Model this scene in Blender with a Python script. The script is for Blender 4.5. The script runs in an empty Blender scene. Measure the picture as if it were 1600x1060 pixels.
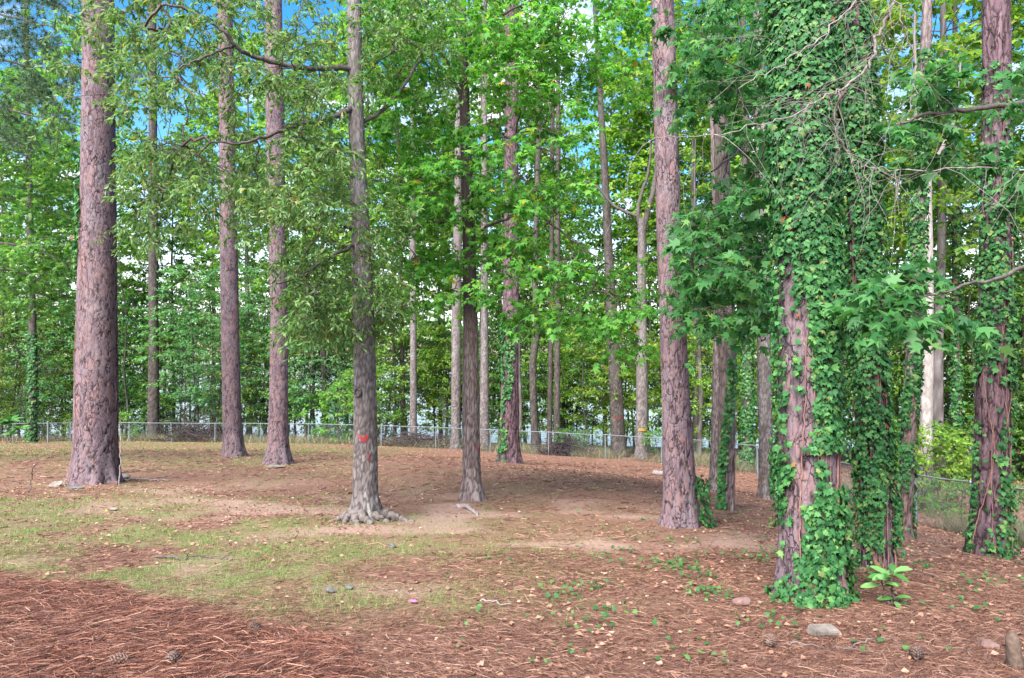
import bpy, math, random
import numpy as np
from mathutils import Vector, Matrix, Euler

# ------------------------------------------------------------------ camera, sky, sun, exposure
SC = bpy.context.scene
COL = SC.collection
F = 1100.0            # focal length in photo pixels (1600 wide)
CZ = 1.6              # eye height above the ground at the camera's feet
cam_d = bpy.data.cameras.new('camera')
cam = bpy.data.objects.new('camera', cam_d); COL.objects.link(cam)
cam.location = (0, 0, CZ); cam.rotation_euler = (math.radians(90), 0, 0)
cam_d.sensor_width = 36.0; cam_d.lens = 36.0 * F / 1600.0
cam_d.clip_start = 0.05; cam_d.clip_end = 4000
SC.camera = cam

SUN_EL, SUN_AZ = math.radians(50), math.radians(208)      # azimuth clockwise from +Y (view direction)
W = bpy.data.worlds.new('World'); SC.world = W; W.use_nodes = True
nt = W.node_tree; nt.nodes.clear()
def N(t, kind, **kw):
    n = t.nodes.new(kind)
    for k, v in kw.items():
        setattr(n, k, v)
    return n
out = N(nt, 'ShaderNodeOutputWorld'); bg = N(nt, 'ShaderNodeBackground')
sky = N(nt, 'ShaderNodeTexSky', sky_type='NISHITA', sun_disc=False, sun_elevation=SUN_EL, sun_rotation=SUN_AZ,
        air_density=1.2, dust_density=0.6, ozone_density=2.5)
tc = N(nt, 'ShaderNodeTexCoord'); sep = N(nt, 'ShaderNodeSeparateXYZ')
nt.links.new(tc.outputs['Generated'], sep.inputs[0])
ad = N(nt, 'ShaderNodeMath', operation='ADD'); ad.inputs[1].default_value = 0.16
nt.links.new(sep.outputs['Z'], ad.inputs[0])
mx = N(nt, 'ShaderNodeMath', operation='MAXIMUM'); mx.inputs[1].default_value = 0.03
nt.links.new(ad.outputs[0], mx.inputs[0])
dv = N(nt, 'ShaderNodeVectorMath', operation='DIVIDE')
cmb = N(nt, 'ShaderNodeCombineXYZ')
for i in range(3): nt.links.new(mx.outputs[0], cmb.inputs[i])
nt.links.new(tc.outputs['Generated'], dv.inputs[0]); nt.links.new(cmb.outputs[0], dv.inputs[1])
nz = N(nt, 'ShaderNodeTexNoise'); nz.inputs['Scale'].default_value = 1.9; nz.inputs['Detail'].default_value = 7; nz.inputs['Roughness'].default_value = 0.56
nt.links.new(dv.outputs[0], nz.inputs['Vector'])
rp = N(nt, 'ShaderNodeValToRGB'); rp.color_ramp.elements[0].position = 0.50; rp.color_ramp.elements[1].position = 0.66
nt.links.new(nz.outputs['Fac'], rp.inputs[0])
mixc = N(nt, 'ShaderNodeMix', data_type='RGBA')
mixc.inputs['B'].default_value = (5.4, 5.5, 5.75, 1)
hz_ = N(nt, 'ShaderNodeMapRange', interpolation_type='SMOOTHSTEP'); hz_.inputs[1].default_value = 0.02; hz_.inputs[2].default_value = 0.22; hz_.inputs[3].default_value = 0.9; hz_.inputs[4].default_value = 0.0
nt.links.new(sep.outputs['Z'], hz_.inputs[0])
cm_ = N(nt, 'ShaderNodeMath', operation='MAXIMUM'); nt.links.new(rp.outputs[0], cm_.inputs[0]); nt.links.new(hz_.outputs[0], cm_.inputs[1])
hsv = N(nt, 'ShaderNodeHueSaturation'); hsv.inputs['Saturation'].default_value = 1.45; hsv.inputs['Value'].default_value = 0.85
nt.links.new(sky.outputs[0], hsv.inputs['Color'])
nt.links.new(cm_.outputs[0], mixc.inputs['Factor']); nt.links.new(hsv.outputs[0], mixc.inputs['A'])
nt.links.new(mixc.outputs['Result'], bg.inputs[0]); bg.inputs[1].default_value = 0.092
nt.links.new(bg.outputs[0], out.inputs[0])

sun_d = bpy.data.lights.new('sun', 'SUN'); sun_d.energy = 4.0; sun_d.angle = math.radians(50); sun_d.color = (1, 0.965, 0.92)
sun = bpy.data.objects.new('sun', sun_d); COL.objects.link(sun)
sdir = Vector((math.sin(SUN_AZ) * math.cos(SUN_EL), math.cos(SUN_AZ) * math.cos(SUN_EL), math.sin(SUN_EL)))
sun.rotation_euler = sdir.to_track_quat('Z', 'Y').to_euler(); sun.location = sdir * 60

vs = SC.view_settings
vs.view_transform = 'Standard'; vs.look = 'None'; vs.gamma = 1.0; vs.use_curve_mapping = False
vs.exposure = 2.03
cy = SC.cycles
cy.use_denoising = True
try:
    cy.denoiser = 'OPENIMAGEDENOISE'; cy.denoising_input_passes = 'RGB_ALBEDO_NORMAL'; cy.denoising_prefilter = 'ACCURATE'
except Exception: pass
cy.max_bounces = 8; cy.diffuse_bounces = 5; cy.glossy_bounces = 2; cy.transmission_bounces = 4; cy.transparent_max_bounces = 4
cy.caustics_reflective = False; cy.caustics_refractive = False
cy.sample_clamp_indirect = 6.0
cy.use_adaptive_sampling = True; cy.adaptive_threshold = 0.02

# ------------------------------------------------------------------ helpers
def P(px, py, d):
    """photo pixel at depth d -> world"""
    return np.array([(px - 800.0) * d / F, d, CZ - (py - 530.0) * d / F])
def Pv(px, py, d):
    return np.stack([(px - 800.0) * d / F, d, CZ - (py - 530.0) * d / F], -1)
rng = np.random.default_rng(7)
def reseed(s):
    global rng
    rng = np.random.default_rng(s)

def mesh_np(name, verts, faces_flat, nper, mat=None, smooth=False, attrs=None):
    """faces_flat: (nf,nper) int array, all faces same size; or list of such arrays"""
    me = bpy.data.meshes.new(name)
    verts = np.asarray(verts, np.float32).reshape(-1, 3)
    arrs = faces_flat if isinstance(faces_flat, list) else [faces_flat]
    arrs = [np.asarray(a, np.int32) for a in arrs if len(a)]
    loops = np.concatenate([a.ravel() for a in arrs])
    sizes = np.concatenate([np.full(len(a), a.shape[1], np.int32) for a in arrs])
    starts = np.concatenate([[0], np.cumsum(sizes)[:-1]]).astype(np.int32)
    me.vertices.add(len(verts)); me.vertices.foreach_set('co', verts.ravel())
    me.loops.add(len(loops)); me.loops.foreach_set('vertex_index', loops)
    me.polygons.add(len(sizes)); me.polygons.foreach_set('loop_start', starts)
    try: me.polygons.foreach_set('loop_total', sizes)
    except Exception: pass
    if smooth: me.polygons.foreach_set('use_smooth', np.ones(len(sizes), bool))
    me.update(calc_edges=True)
    if attrs:
        for k, v in attrs.items():
            a = me.attributes.new(k, 'FLOAT', 'POINT'); a.data.foreach_set('value', np.asarray(v, np.float32))
    if mat: me.materials.append(mat)
    return me
def link(name, data, parent=None, loc=None):
    o = bpy.data.objects.new(name, data); COL.objects.link(o)
    if parent is not None: o.parent = parent
    if loc is not None: o.location = loc
    return o
def tag(o, label=None, cat=None, group=None, kind=None):
    if label: o['label'] = label
    if cat: o['category'] = cat
    if group: o['group'] = group
    if kind: o['kind'] = kind
    return o
def thing(name, label, cat, loc, group=None):
    o = bpy.data.objects.new(name, None); COL.objects.link(o); o.location = tuple(float(v) for v in loc)
    o.empty_display_size = 0.2
    return tag(o, label, cat, group)
def copy_tree(o, parent=None):
    c = o.copy(); COL.objects.link(c)
    if parent is not None: c.parent = parent
    for ch in list(o.children): copy_tree(ch, c)
    return c

def norm(v):
    return v / np.maximum(np.linalg.norm(v, axis=-1, keepdims=True), 1e-9)

def tubes(Pn, R, sides=4, cap=True):
    """Pn (n,m,3) polylines, R (n,m) radii -> verts, quads"""
    n, m, _ = Pn.shape
    T = np.empty_like(Pn)
    T[:, 1:-1] = Pn[:, 2:] - Pn[:, :-2]; T[:, 0] = Pn[:, 1] - Pn[:, 0]; T[:, -1] = Pn[:, -1] - Pn[:, -2]
    T = norm(T)
    mean = norm(T.mean(1))
    ref = np.where(np.abs(mean[:, 2:3]) > 0.8, np.array([[1.0, 0, 0]]), np.array([[0, 0, 1.0]]))
    U = norm(np.cross(T, np.repeat(ref[:, None, :], m, 1)))
    V = np.cross(T, U)
    a = np.arange(sides) * 2 * np.pi / sides
    ring = (Pn[:, :, None, :] + R[:, :, None, None] * (np.cos(a)[None, None, :, None] * U[:, :, None, :] + np.sin(a)[None, None, :, None] * V[:, :, None, :]))
    verts = ring.reshape(-1, 3)
    i = np.arange(n)[:, None, None] * (m * sides); j = np.arange(m - 1)[None, :, None] * sides; k = np.arange(sides)[None, None, :]
    k2 = (k + 1) % sides
    q = np.stack([i + j + k, i + j + k2, i + j + sides + k2, i + j + sides + k], -1).reshape(-1, 4)
    return verts, q

class Acc:
    """collects verts + faces of mixed size"""
    def __init__(s): s.v = []; s.f = {}; s.n = 0
    def add(s, v, f):
        v = np.asarray(v).reshape(-1, 3); f = np.asarray(f)
        if len(f) == 0: return
        s.f.setdefault(f.shape[1], []).append(f + s.n); s.v.append(v); s.n += len(v)
    def mesh(s, name, mat, smooth=False, off=None):
        v = np.concatenate(s.v)
        if off is not None: v = v - np.asarray(off)
        return mesh_np(name, v, [np.concatenate(a) for a in s.f.values()], 0, mat, smooth)

def box(acc, c, size, rz=0.0, tilt=(0, 0)):
    sx, sy, sz = [v / 2 for v in size]
    v = np.array([[x, y, z] for z in (-sz, sz) for x, y in ((-sx, -sy), (sx, -sy), (sx, sy), (-sx, sy))])
    M = np.array(Euler((tilt[0], tilt[1], rz)).to_matrix())
    acc.add(v @ M.T + np.asarray(c), np.array([[3, 2, 1, 0], [4, 5, 6, 7], [0, 1, 5, 4], [1, 2, 6, 5], [2, 3, 7, 6], [3, 0, 4, 7]]))

# value noise (numpy) for masks
def vnoise(x, y, seed=0):
    xi = np.floor(x).astype(np.int64); yi = np.floor(y).astype(np.int64)
    fx = x - xi; fy = y - yi; fx = fx * fx * (3 - 2 * fx); fy = fy * fy * (3 - 2 * fy)
    def h(a, b):
        n = (a * 374761393 + b * 668265263 + seed * 1442695041) & 0xFFFFFFFF
        n = ((n ^ (n >> 13)) * 1274126177) & 0xFFFFFFFF
        return ((n ^ (n >> 16)) & 0xFFFF) / 65535.0
    return (h(xi, yi) * (1 - fx) + h(xi + 1, yi) * fx) * (1 - fy) + (h(xi, yi + 1) * (1 - fx) + h(xi + 1, yi + 1) * fx) * fy
def fbm(x, y, seed=0, o=4):
    s = 0; a = 0.5; t = 0
    for i in range(o):
        s = s + a * vnoise(x * 2 ** i, y * 2 ** i, seed + i); t += a; a *= 0.5
    return s / t
def sstep(a, b, x):
    t = np.clip((x - a) / (b - a), 0, 1); return t * t * (3 - 2 * t)

# ------------------------------------------------------------------ materials
def mat_new(name):
    m = bpy.data.materials.new(name); m.use_nodes = True
    t = m.node_tree; t.nodes.clear()
    o = N(t, 'ShaderNodeOutputMaterial'); b = N(t, 'ShaderNodeBsdfPrincipled')
    t.links.new(b.outputs[0], o.inputs[0])
    return m, t, b, o
def ramp(t, stops, fac=None, interp='LINEAR'):
    r = N(t, 'ShaderNodeValToRGB'); e = r.color_ramp; e.interpolation = interp
    while len(e.elements) < len(stops): e.elements.new(0.5)
    for el, (p, c) in zip(e.elements, stops):
        el.position = p; el.color = (*c, 1)
    if fac is not None: t.links.new(fac, r.inputs[0])
    return r
def rand_fac(t):
    g = N(t, 'ShaderNodeNewGeometry'); oi = N(t, 'ShaderNodeObjectInfo')
    a = N(t, 'ShaderNodeMath', operation='ADD'); f = N(t, 'ShaderNodeMath', operation='FRACT')
    t.links.new(g.outputs['Random Per Island'], a.inputs[0]); t.links.new(oi.outputs['Random'], a.inputs[1]); t.links.new(a.outputs[0], f.inputs[0])
    return f.outputs[0], oi.outputs['Random']
def leaf_mat(name, stops, transl=0.4, rough=0.5, objvar=0.0, spec=0.25, tint=(1.15, 1.2, 0.55)):
    m, t, b, o = mat_new(name)
    fac, ob = rand_fac(t)
    r = ramp(t, stops, fac)
    col = r.outputs[0]
    if objvar:
        hs = N(t, 'ShaderNodeHueSaturation')
        mh = N(t, 'ShaderNodeMapRange'); mh.inputs[3].default_value = 0.5 - 0.03 * objvar; mh.inputs[4].default_value = 0.5 + 0.03 * objvar
        t.links.new(ob, mh.inputs[0]); t.links.new(mh.outputs[0], hs.inputs['Hue'])
        mv = N(t, 'ShaderNodeMapRange'); mv.inputs[3].default_value = 1 + 0.3 * objvar; mv.inputs[4].default_value = 1 - 0.3 * objvar
        wn = N(t, 'ShaderNodeTexWhiteNoise', noise_dimensions='1D'); t.links.new(ob, wn.inputs['W'])
        t.links.new(wn.outputs[0], mv.inputs[0]); t.links.new(mv.outputs[0], hs.inputs['Value'])
        t.links.new(col, hs.inputs['Color']); col = hs.outputs[0]
    t.links.new(col, b.inputs['Base Color'])
    b.inputs['Roughness'].default_value = rough; b.inputs['Specular IOR Level'].default_value = spec
    tr = N(t, 'ShaderNodeBsdfTranslucent'); ml = N(t, 'ShaderNodeMix', data_type='RGBA', blend_type='MULTIPLY')
    ml.inputs['Factor'].default_value = 1; ml.inputs['B'].default_value = (*tint, 1)
    t.links.new(col, ml.inputs['A']); t.links.new(ml.outputs['Result'], tr.inputs[0])
    ms = N(t, 'ShaderNodeMixShader'); ms.inputs[0].default_value = transl
    t.links.new(b.outputs[0], ms.inputs[1]); t.links.new(tr.outputs[0], ms.inputs[2]); t.links.new(ms.outputs[0], o.inputs[0])
    return m
def bark_mat(name, plates, furrow, lichen=None, nscale=30, bump=0.5, lichen_amt=0.35, cell=None, dark_above=None):
    """plates: colour stops over the per-plate random; furrow: colour of the older bark between plates; cell: (scale, z squash, joint width) of thin plate joints"""
    m, t, b, o = mat_new(name)
    L_ = t.links.new
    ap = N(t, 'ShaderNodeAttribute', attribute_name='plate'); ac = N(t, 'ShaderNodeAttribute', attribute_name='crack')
    tcn = N(t, 'ShaderNodeTexCoord')
    mp = N(t, 'ShaderNodeMapping'); mp.inputs['Scale'].default_value = (1, 1, 0.35); L_(tcn.outputs['Object'], mp.inputs[0])
    n1 = N(t, 'ShaderNodeTexNoise'); n1.inputs['Scale'].default_value = nscale; n1.inputs['Detail'].default_value = 6; n1.inputs['Roughness'].default_value = 0.65
    L_(mp.outputs[0], n1.inputs['Vector'])
    pl = ap.outputs['Fac']; hgt = n1.outputs['Fac']; joint = None
    if cell:
        mp2 = N(t, 'ShaderNodeMapping'); mp2.inputs['Scale'].default_value = (1, 1, cell[1]); L_(tcn.outputs['Object'], mp2.inputs[0])
        nd = N(t, 'ShaderNodeTexNoise'); nd.inputs['Scale'].default_value = 14; nd.inputs['Detail'].default_value = 3; L_(mp2.outputs[0], nd.inputs['Vector'])
        sb = N(t, 'ShaderNodeVectorMath', operation='MULTIPLY_ADD'); sb.inputs[1].default_value = (0.13,) * 3; L_(nd.outputs['Color'], sb.inputs[0]); L_(mp2.outputs[0], sb.inputs[2])
        ve = N(t, 'ShaderNodeTexVoronoi', feature='DISTANCE_TO_EDGE'); ve.inputs['Scale'].default_value = cell[0]; L_(sb.outputs[0], ve.inputs['Vector'])
        vc = N(t, 'ShaderNodeTexVoronoi', feature='F1'); vc.inputs['Scale'].default_value = cell[0]; L_(sb.outputs[0], vc.inputs['Vector'])
        sx = N(t, 'ShaderNodeSeparateColor'); L_(vc.outputs['Color'], sx.inputs[0])
        jr = N(t, 'ShaderNodeMapRange', interpolation_type='SMOOTHSTEP'); jr.inputs[1].default_value = 0.01; jr.inputs[2].default_value = cell[2]; L_(ve.outputs['Distance'], jr.inputs[0])
        nj = N(t, 'ShaderNodeTexNoise'); nj.inputs['Scale'].default_value = 5.5; nj.inputs['Detail'].default_value = 4; L_(mp2.outputs[0], nj.inputs['Vector'])
        rj = ramp(t, [(0.36, (0.95,) * 3), (0.60, (0.15,) * 3)], nj.outputs['Fac'])     # joints open and close along the trunk
        iv = N(t, 'ShaderNodeMath', operation='SUBTRACT'); iv.inputs[0].default_value = 1; L_(jr.outputs[0], iv.inputs[1])
        im = N(t, 'ShaderNodeMath', operation='MULTIPLY'); L_(iv.outputs[0], im.inputs[0]); L_(rj.outputs[0], im.inputs[1])
        io = N(t, 'ShaderNodeMath', operation='SUBTRACT'); io.inputs[0].default_value = 1; L_(im.outputs[0], io.inputs[1])
        joint = io.outputs[0]
        av = N(t, 'ShaderNodeMix'); av.inputs[0].default_value = 0.65; L_(pl, av.inputs[2]); L_(sx.outputs[0], av.inputs[3]); pl = av.outputs[0]
        hm = N(t, 'ShaderNodeMath', operation='MULTIPLY_ADD'); hm.inputs[1].default_value = 1.6; L_(joint, hm.inputs[0]); L_(n1.outputs['Fac'], hm.inputs[2])
        h2 = N(t, 'ShaderNodeMath', operation='MULTIPLY_ADD'); h2.inputs[1].default_value = 0.8; L_(sx.outputs[1], h2.inputs[0]); L_(hm.outputs[0], h2.inputs[2]); hgt = h2.outputs[0]
    mixf = N(t, 'ShaderNodeMath', operation='MULTIPLY_ADD'); mixf.inputs[1].default_value = 0.6
    ad2 = N(t, 'ShaderNodeMath', operation='MULTIPLY_ADD'); ad2.inputs[1].default_value = 0.9; ad2.inputs[2].default_value = -0.25
    L_(n1.outputs['Fac'], ad2.inputs[0]); L_(pl, mixf.inputs[0]); L_(ad2.outputs[0], mixf.inputs[2])
    r = ramp(t, plates, mixf.outputs[0])
    col = r.outputs[0]
    if lichen:
        n2 = N(t, 'ShaderNodeTexNoise'); n2.inputs['Scale'].default_value = 2.6; n2.inputs['Detail'].default_value = 7; n2.inputs['Roughness'].default_value = 0.7
        L_(mp.outputs[0], n2.inputs['Vector'])
        rr = ramp(t, [(0.5, (0, 0, 0)), (0.68, (lichen_amt,) * 3)], n2.outputs['Fac'])
        ml = N(t, 'ShaderNodeMix', data_type='RGBA'); ml.inputs['B'].default_value = (*lichen, 1)
        L_(rr.outputs[0], ml.inputs['Factor']); L_(col, ml.inputs['A']); col = ml.outputs['Result']
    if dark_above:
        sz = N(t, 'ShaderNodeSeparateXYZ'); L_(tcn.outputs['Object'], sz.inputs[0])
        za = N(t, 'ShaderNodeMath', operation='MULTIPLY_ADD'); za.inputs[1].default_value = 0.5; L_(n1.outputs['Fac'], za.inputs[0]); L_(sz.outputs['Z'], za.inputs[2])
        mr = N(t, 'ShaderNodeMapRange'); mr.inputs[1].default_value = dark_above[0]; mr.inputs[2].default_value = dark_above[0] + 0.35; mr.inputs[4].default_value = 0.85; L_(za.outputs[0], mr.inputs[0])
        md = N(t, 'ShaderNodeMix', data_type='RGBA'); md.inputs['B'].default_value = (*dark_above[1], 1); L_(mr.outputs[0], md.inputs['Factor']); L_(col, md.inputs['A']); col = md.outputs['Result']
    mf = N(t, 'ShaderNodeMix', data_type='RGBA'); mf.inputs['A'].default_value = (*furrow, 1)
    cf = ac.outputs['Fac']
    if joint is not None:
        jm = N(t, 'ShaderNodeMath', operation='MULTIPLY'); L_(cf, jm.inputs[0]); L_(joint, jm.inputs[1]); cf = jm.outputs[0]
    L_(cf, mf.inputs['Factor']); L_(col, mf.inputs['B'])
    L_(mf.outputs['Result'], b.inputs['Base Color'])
    b.inputs['Roughness'].default_value = 0.9; b.inputs['Specular IOR Level'].default_value = 0.15
    bp = N(t, 'ShaderNodeBump'); bp.inputs['Strength'].default_value = bump; bp.inputs['Distance'].default_value = 0.012
    L_(hgt, bp.inputs['Height']); L_(bp.outputs[0], b.inputs['Normal'])
    return m
def plain_mat(name, c1, c2, scale=20, rough=0.85, metal=0.0, bump=0.3, spec=0.3):
    m, t, b, o = mat_new(name)
    tcn = N(t, 'ShaderNodeTexCoord'); n1 = N(t, 'ShaderNodeTexNoise'); n1.inputs['Scale'].default_value = scale; n1.inputs['Detail'].default_value = 5
    t.links.new(tcn.outputs['Object'], n1.inputs['Vector'])
    r = ramp(t, [(0.3, c1), (0.7, c2)], n1.outputs['Fac'])
    t.links.new(r.outputs[0], b.inputs['Base Color']); b.inputs['Roughness'].default_value = rough; b.inputs['Metallic'].default_value = metal
    b.inputs['Specular IOR Level'].default_value = spec
    if bump:
        bp = N(t, 'ShaderNodeBump'); bp.inputs['Strength'].default_value = bump; bp.inputs['Distance'].default_value = 0.01
        t.links.new(n1.outputs['Fac'], bp.inputs['Height']); t.links.new(bp.outputs[0], b.inputs['Normal'])
    return m

M = {}
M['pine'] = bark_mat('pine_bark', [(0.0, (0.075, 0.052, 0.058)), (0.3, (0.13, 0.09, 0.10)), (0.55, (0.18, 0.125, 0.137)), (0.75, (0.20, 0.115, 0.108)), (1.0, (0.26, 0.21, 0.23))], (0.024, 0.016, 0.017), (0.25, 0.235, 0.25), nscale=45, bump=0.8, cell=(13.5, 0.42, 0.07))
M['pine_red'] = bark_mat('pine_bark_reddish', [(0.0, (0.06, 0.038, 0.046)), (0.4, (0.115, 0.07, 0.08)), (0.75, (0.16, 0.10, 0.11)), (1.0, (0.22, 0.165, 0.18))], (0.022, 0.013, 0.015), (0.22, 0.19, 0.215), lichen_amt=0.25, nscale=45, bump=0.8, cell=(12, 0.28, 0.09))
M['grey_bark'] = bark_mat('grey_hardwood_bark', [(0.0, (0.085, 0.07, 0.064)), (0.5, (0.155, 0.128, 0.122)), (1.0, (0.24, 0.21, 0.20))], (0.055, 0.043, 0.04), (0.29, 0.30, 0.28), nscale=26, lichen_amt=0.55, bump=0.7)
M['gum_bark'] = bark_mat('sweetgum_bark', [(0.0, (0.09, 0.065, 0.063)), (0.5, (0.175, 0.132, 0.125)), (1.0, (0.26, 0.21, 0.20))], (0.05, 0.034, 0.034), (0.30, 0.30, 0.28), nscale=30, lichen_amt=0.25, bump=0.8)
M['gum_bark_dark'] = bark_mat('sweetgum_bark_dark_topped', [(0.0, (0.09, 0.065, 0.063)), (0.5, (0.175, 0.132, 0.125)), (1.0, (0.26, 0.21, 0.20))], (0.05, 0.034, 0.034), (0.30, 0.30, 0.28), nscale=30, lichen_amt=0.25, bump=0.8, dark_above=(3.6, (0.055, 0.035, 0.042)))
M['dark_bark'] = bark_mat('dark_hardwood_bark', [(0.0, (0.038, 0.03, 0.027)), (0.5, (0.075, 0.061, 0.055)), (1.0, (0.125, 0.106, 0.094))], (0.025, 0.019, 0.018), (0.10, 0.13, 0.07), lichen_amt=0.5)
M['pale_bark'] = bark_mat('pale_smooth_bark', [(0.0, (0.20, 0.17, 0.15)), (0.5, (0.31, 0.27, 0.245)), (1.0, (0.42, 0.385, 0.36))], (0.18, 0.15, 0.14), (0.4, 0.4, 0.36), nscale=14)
M['root'] = plain_mat('root_bark', (0.085, 0.066, 0.058), (0.17, 0.14, 0.128), 22, bump=0.6)
M['limb'] = plain_mat('limb_bark', (0.045, 0.035, 0.032), (0.12, 0.098, 0.09), 25)
M['twig'] = plain_mat('twig_bark', (0.05, 0.035, 0.03), (0.11, 0.08, 0.065), 30, bump=0)
M['dead_twig'] = plain_mat('dead_twig_bark', (0.14, 0.105, 0.10), (0.29, 0.24, 0.23), 30, bump=0.2)
M['vine'] = plain_mat('ivy_stem', (0.16, 0.07, 0.055), (0.30, 0.16, 0.12), 20, bump=0.2)
M['oak'] = leaf_mat('oak_leaf', [(0.0, (0.055, 0.125, 0.04)), (0.35, (0.105, 0.215, 0.06)), (0.75, (0.17, 0.295, 0.10)), (0.94, (0.25, 0.35, 0.15)), (1.0, (0.32, 0.24, 0.09))], 0.46, 0.45, spec=0.3)
M['gum'] = leaf_mat('sweetgum_leaf', [(0.0, (0.05, 0.19, 0.03)), (0.5, (0.095, 0.31, 0.045)), (0.9, (0.16, 0.39, 0.07)), (0.985, (0.20, 0.35, 0.05)), (1.0, (0.5, 0.34, 0.05))], 0.56, 0.5, tint=(1.4, 1.3, 0.6))
M['gum_dark'] = leaf_mat('sweetgum_leaf_deep', [(0.0, (0.026, 0.105, 0.034)), (0.5, (0.052, 0.18, 0.05)), (0.93, (0.10, 0.26, 0.08)), (1.0, (0.16, 0.30, 0.07))], 0.5, 0.45, tint=(1.2, 1.25, 0.7))
M['ivy'] = leaf_mat('ivy_leaf', [(0.0, (0.018, 0.07, 0.022)), (0.45, (0.034, 0.13, 0.036)), (0.85, (0.072, 0.20, 0.055)), (0.955, (0.13, 0.24, 0.06)), (0.994, (0.14, 0.15, 0.05)), (1.0, (0.22, 0.05, 0.03))], 0.22, 0.6, spec=0.2)
M['bright'] = leaf_mat('belt_leaf_yellow_green', [(0.0, (0.09, 0.21, 0.035)), (0.5, (0.16, 0.32, 0.055)), (0.9, (0.26, 0.40, 0.09)), (1.0, (0.38, 0.38, 0.08))], 0.6, 0.5, 0.55)
M['mid'] = leaf_mat('belt_leaf_green', [(0.0, (0.07, 0.18, 0.045)), (0.5, (0.125, 0.275, 0.07)), (0.9, (0.21, 0.35, 0.10)), (1.0, (0.26, 0.33, 0.08))], 0.55, 0.5, 0.7)
M['deep'] = leaf_mat('belt_leaf_deep_green', [(0.0, (0.06, 0.16, 0.06)), (0.5, (0.105, 0.245, 0.095)), (1.0, (0.17, 0.32, 0.14))], 0.55, 0.5, 0.8)
M['needle'] = leaf_mat('pine_needles', [(0.0, (0.035, 0.075, 0.04)), (0.6, (0.065, 0.125, 0.065)), (1.0, (0.11, 0.165, 0.08))], 0.2, 0.5, 0.4)
M['bigleaf'] = leaf_mat('glossy_broad_leaf', [(0.0, (0.045, 0.14, 0.035)), (0.5, (0.085, 0.21, 0.05)), (1.0, (0.16, 0.30, 0.10))], 0.3, 0.28, spec=0.55)
M['dry'] = leaf_mat('dry_leaf', [(0.0, (0.09, 0.04, 0.028)), (0.3, (0.16, 0.075, 0.05)), (0.65, (0.26, 0.135, 0.088)), (0.93, (0.34, 0.21, 0.145)), (0.985, (0.42, 0.31, 0.22)), (1.0, (0.42, 0.2, 0.03))], 0.15, 0.7, tint=(1, 0.9, 0.7))
M['straw'] = leaf_mat('fallen_pine_needles', [(0.0, (0.03, 0.011, 0.008)), (0.4, (0.10, 0.036, 0.024)), (0.75, (0.20, 0.08, 0.05)), (0.93, (0.32, 0.155, 0.10)), (1.0, (0.40, 0.25, 0.18))], 0.1, 0.6, tint=(1, 0.9, 0.7))
M['straw_pale'] = leaf_mat('weathered_pine_needles', [(0.0, (0.04, 0.017, 0.012)), (0.4, (0.115, 0.05, 0.033)), (0.75, (0.20, 0.095, 0.062)), (1.0, (0.32, 0.19, 0.132))], 0.1, 0.6, tint=(1, 0.9, 0.7))
M['grass'] = leaf_mat('grass_blade', [(0.0, (0.07, 0.16, 0.03)), (0.5, (0.13, 0.26, 0.05)), (0.85, (0.21, 0.31, 0.085)), (1.0, (0.36, 0.31, 0.15))], 0.3, 0.5)
M['steel'] = plain_mat('galvanised_steel', (0.12, 0.13, 0.14), (0.20, 0.215, 0.23), 14, 0.55, 0.2, 0.05)
M['stone'] = plain_mat('pale_stone', (0.10, 0.083, 0.07), (0.22, 0.185, 0.155), 14, 0.9)
M['slate'] = plain_mat('grey_stone', (0.06, 0.058, 0.058), (0.13, 0.125, 0.125), 14, 0.9)
M['brick'] = plain_mat('pinkish_brick', (0.12, 0.065, 0.055), (0.21, 0.13, 0.115), 18, 0.9)
M['redpaint'] = plain_mat('red_spray_paint', (0.40, 0.012, 0.016), (0.22, 0.03, 0.03), 40, 0.6)
M['cone'] = plain_mat('pine_cone', (0.075, 0.045, 0.035), (0.17, 0.11, 0.085), 40, 0.9)

# ------------------------------------------------------------------ terrain
FENCE = [(-160, 692, 46), (-70, 691, 45.2), (20, 691, 44.3), (110, 690, 43.6), (202, 690, 43), (268, 690, 42.6), (336, 692, 42.2), (407, 693, 41.6), (482, 694, 40.8), (596, 697, 39), (681, 700, 38), (766, 706, 36.5),
         (857, 713, 35), (946, 718, 33.5), (1034, 724, 31.5), (1112, 732, 29.3), (1184, 743, 27), (1252, 762, 24), (1310, 783, 21.2), (1370, 803, 18.6), (1432, 822, 16.5), (1517, 842, 14.8), (1606, 860, 13.4), (1710, 884, 12.1)]
CTRL = [(1268, 935, 6.3), (1372, 888, 7.5), (1545, 872, 10), (1064, 822, 11), (573, 812, 11), (738, 782, 13.5), (150, 755, 14.5), (365, 712, 24), (436, 727, 21),
        (796, 722, 24), (1136, 803, 13), (1116, 768, 16.5), (1198, 770, 17), (1412, 830, 12)] + FENCE
_c = np.array([P(*a) for a in CTRL])
_bed = np.array([(-9.0, 7.6), (-4.9, 6.75), (-3.4, 6.25), (-1.95, 5.4), (-1.26, 4.95), (-0.85, 4.3), (-0.5, 3.0)])
def base_plane(x, y):
    z = CZ - 1.5 - 0.125 * y
    z = np.where(y > 40, z - 0.012 * np.clip(y - 48, 0, 30) ** 2 * 0.9, z)
    return np.maximum(z, -16)
_res = _c[:, 2] - base_plane(_c[:, 0], _c[:, 1])
_sig = 0.16 * _c[:, 1] + 0.7
def bed_mask(x, y):
    edge = np.interp(x, _bed[:, 0], _bed[:, 1])
    return np.where(x < -0.5, sstep(0.22, -0.22, y - edge + 0.55 * (fbm(x * 2.2, y * 2.2, 5, 3) - 0.5)), 0)
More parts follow.
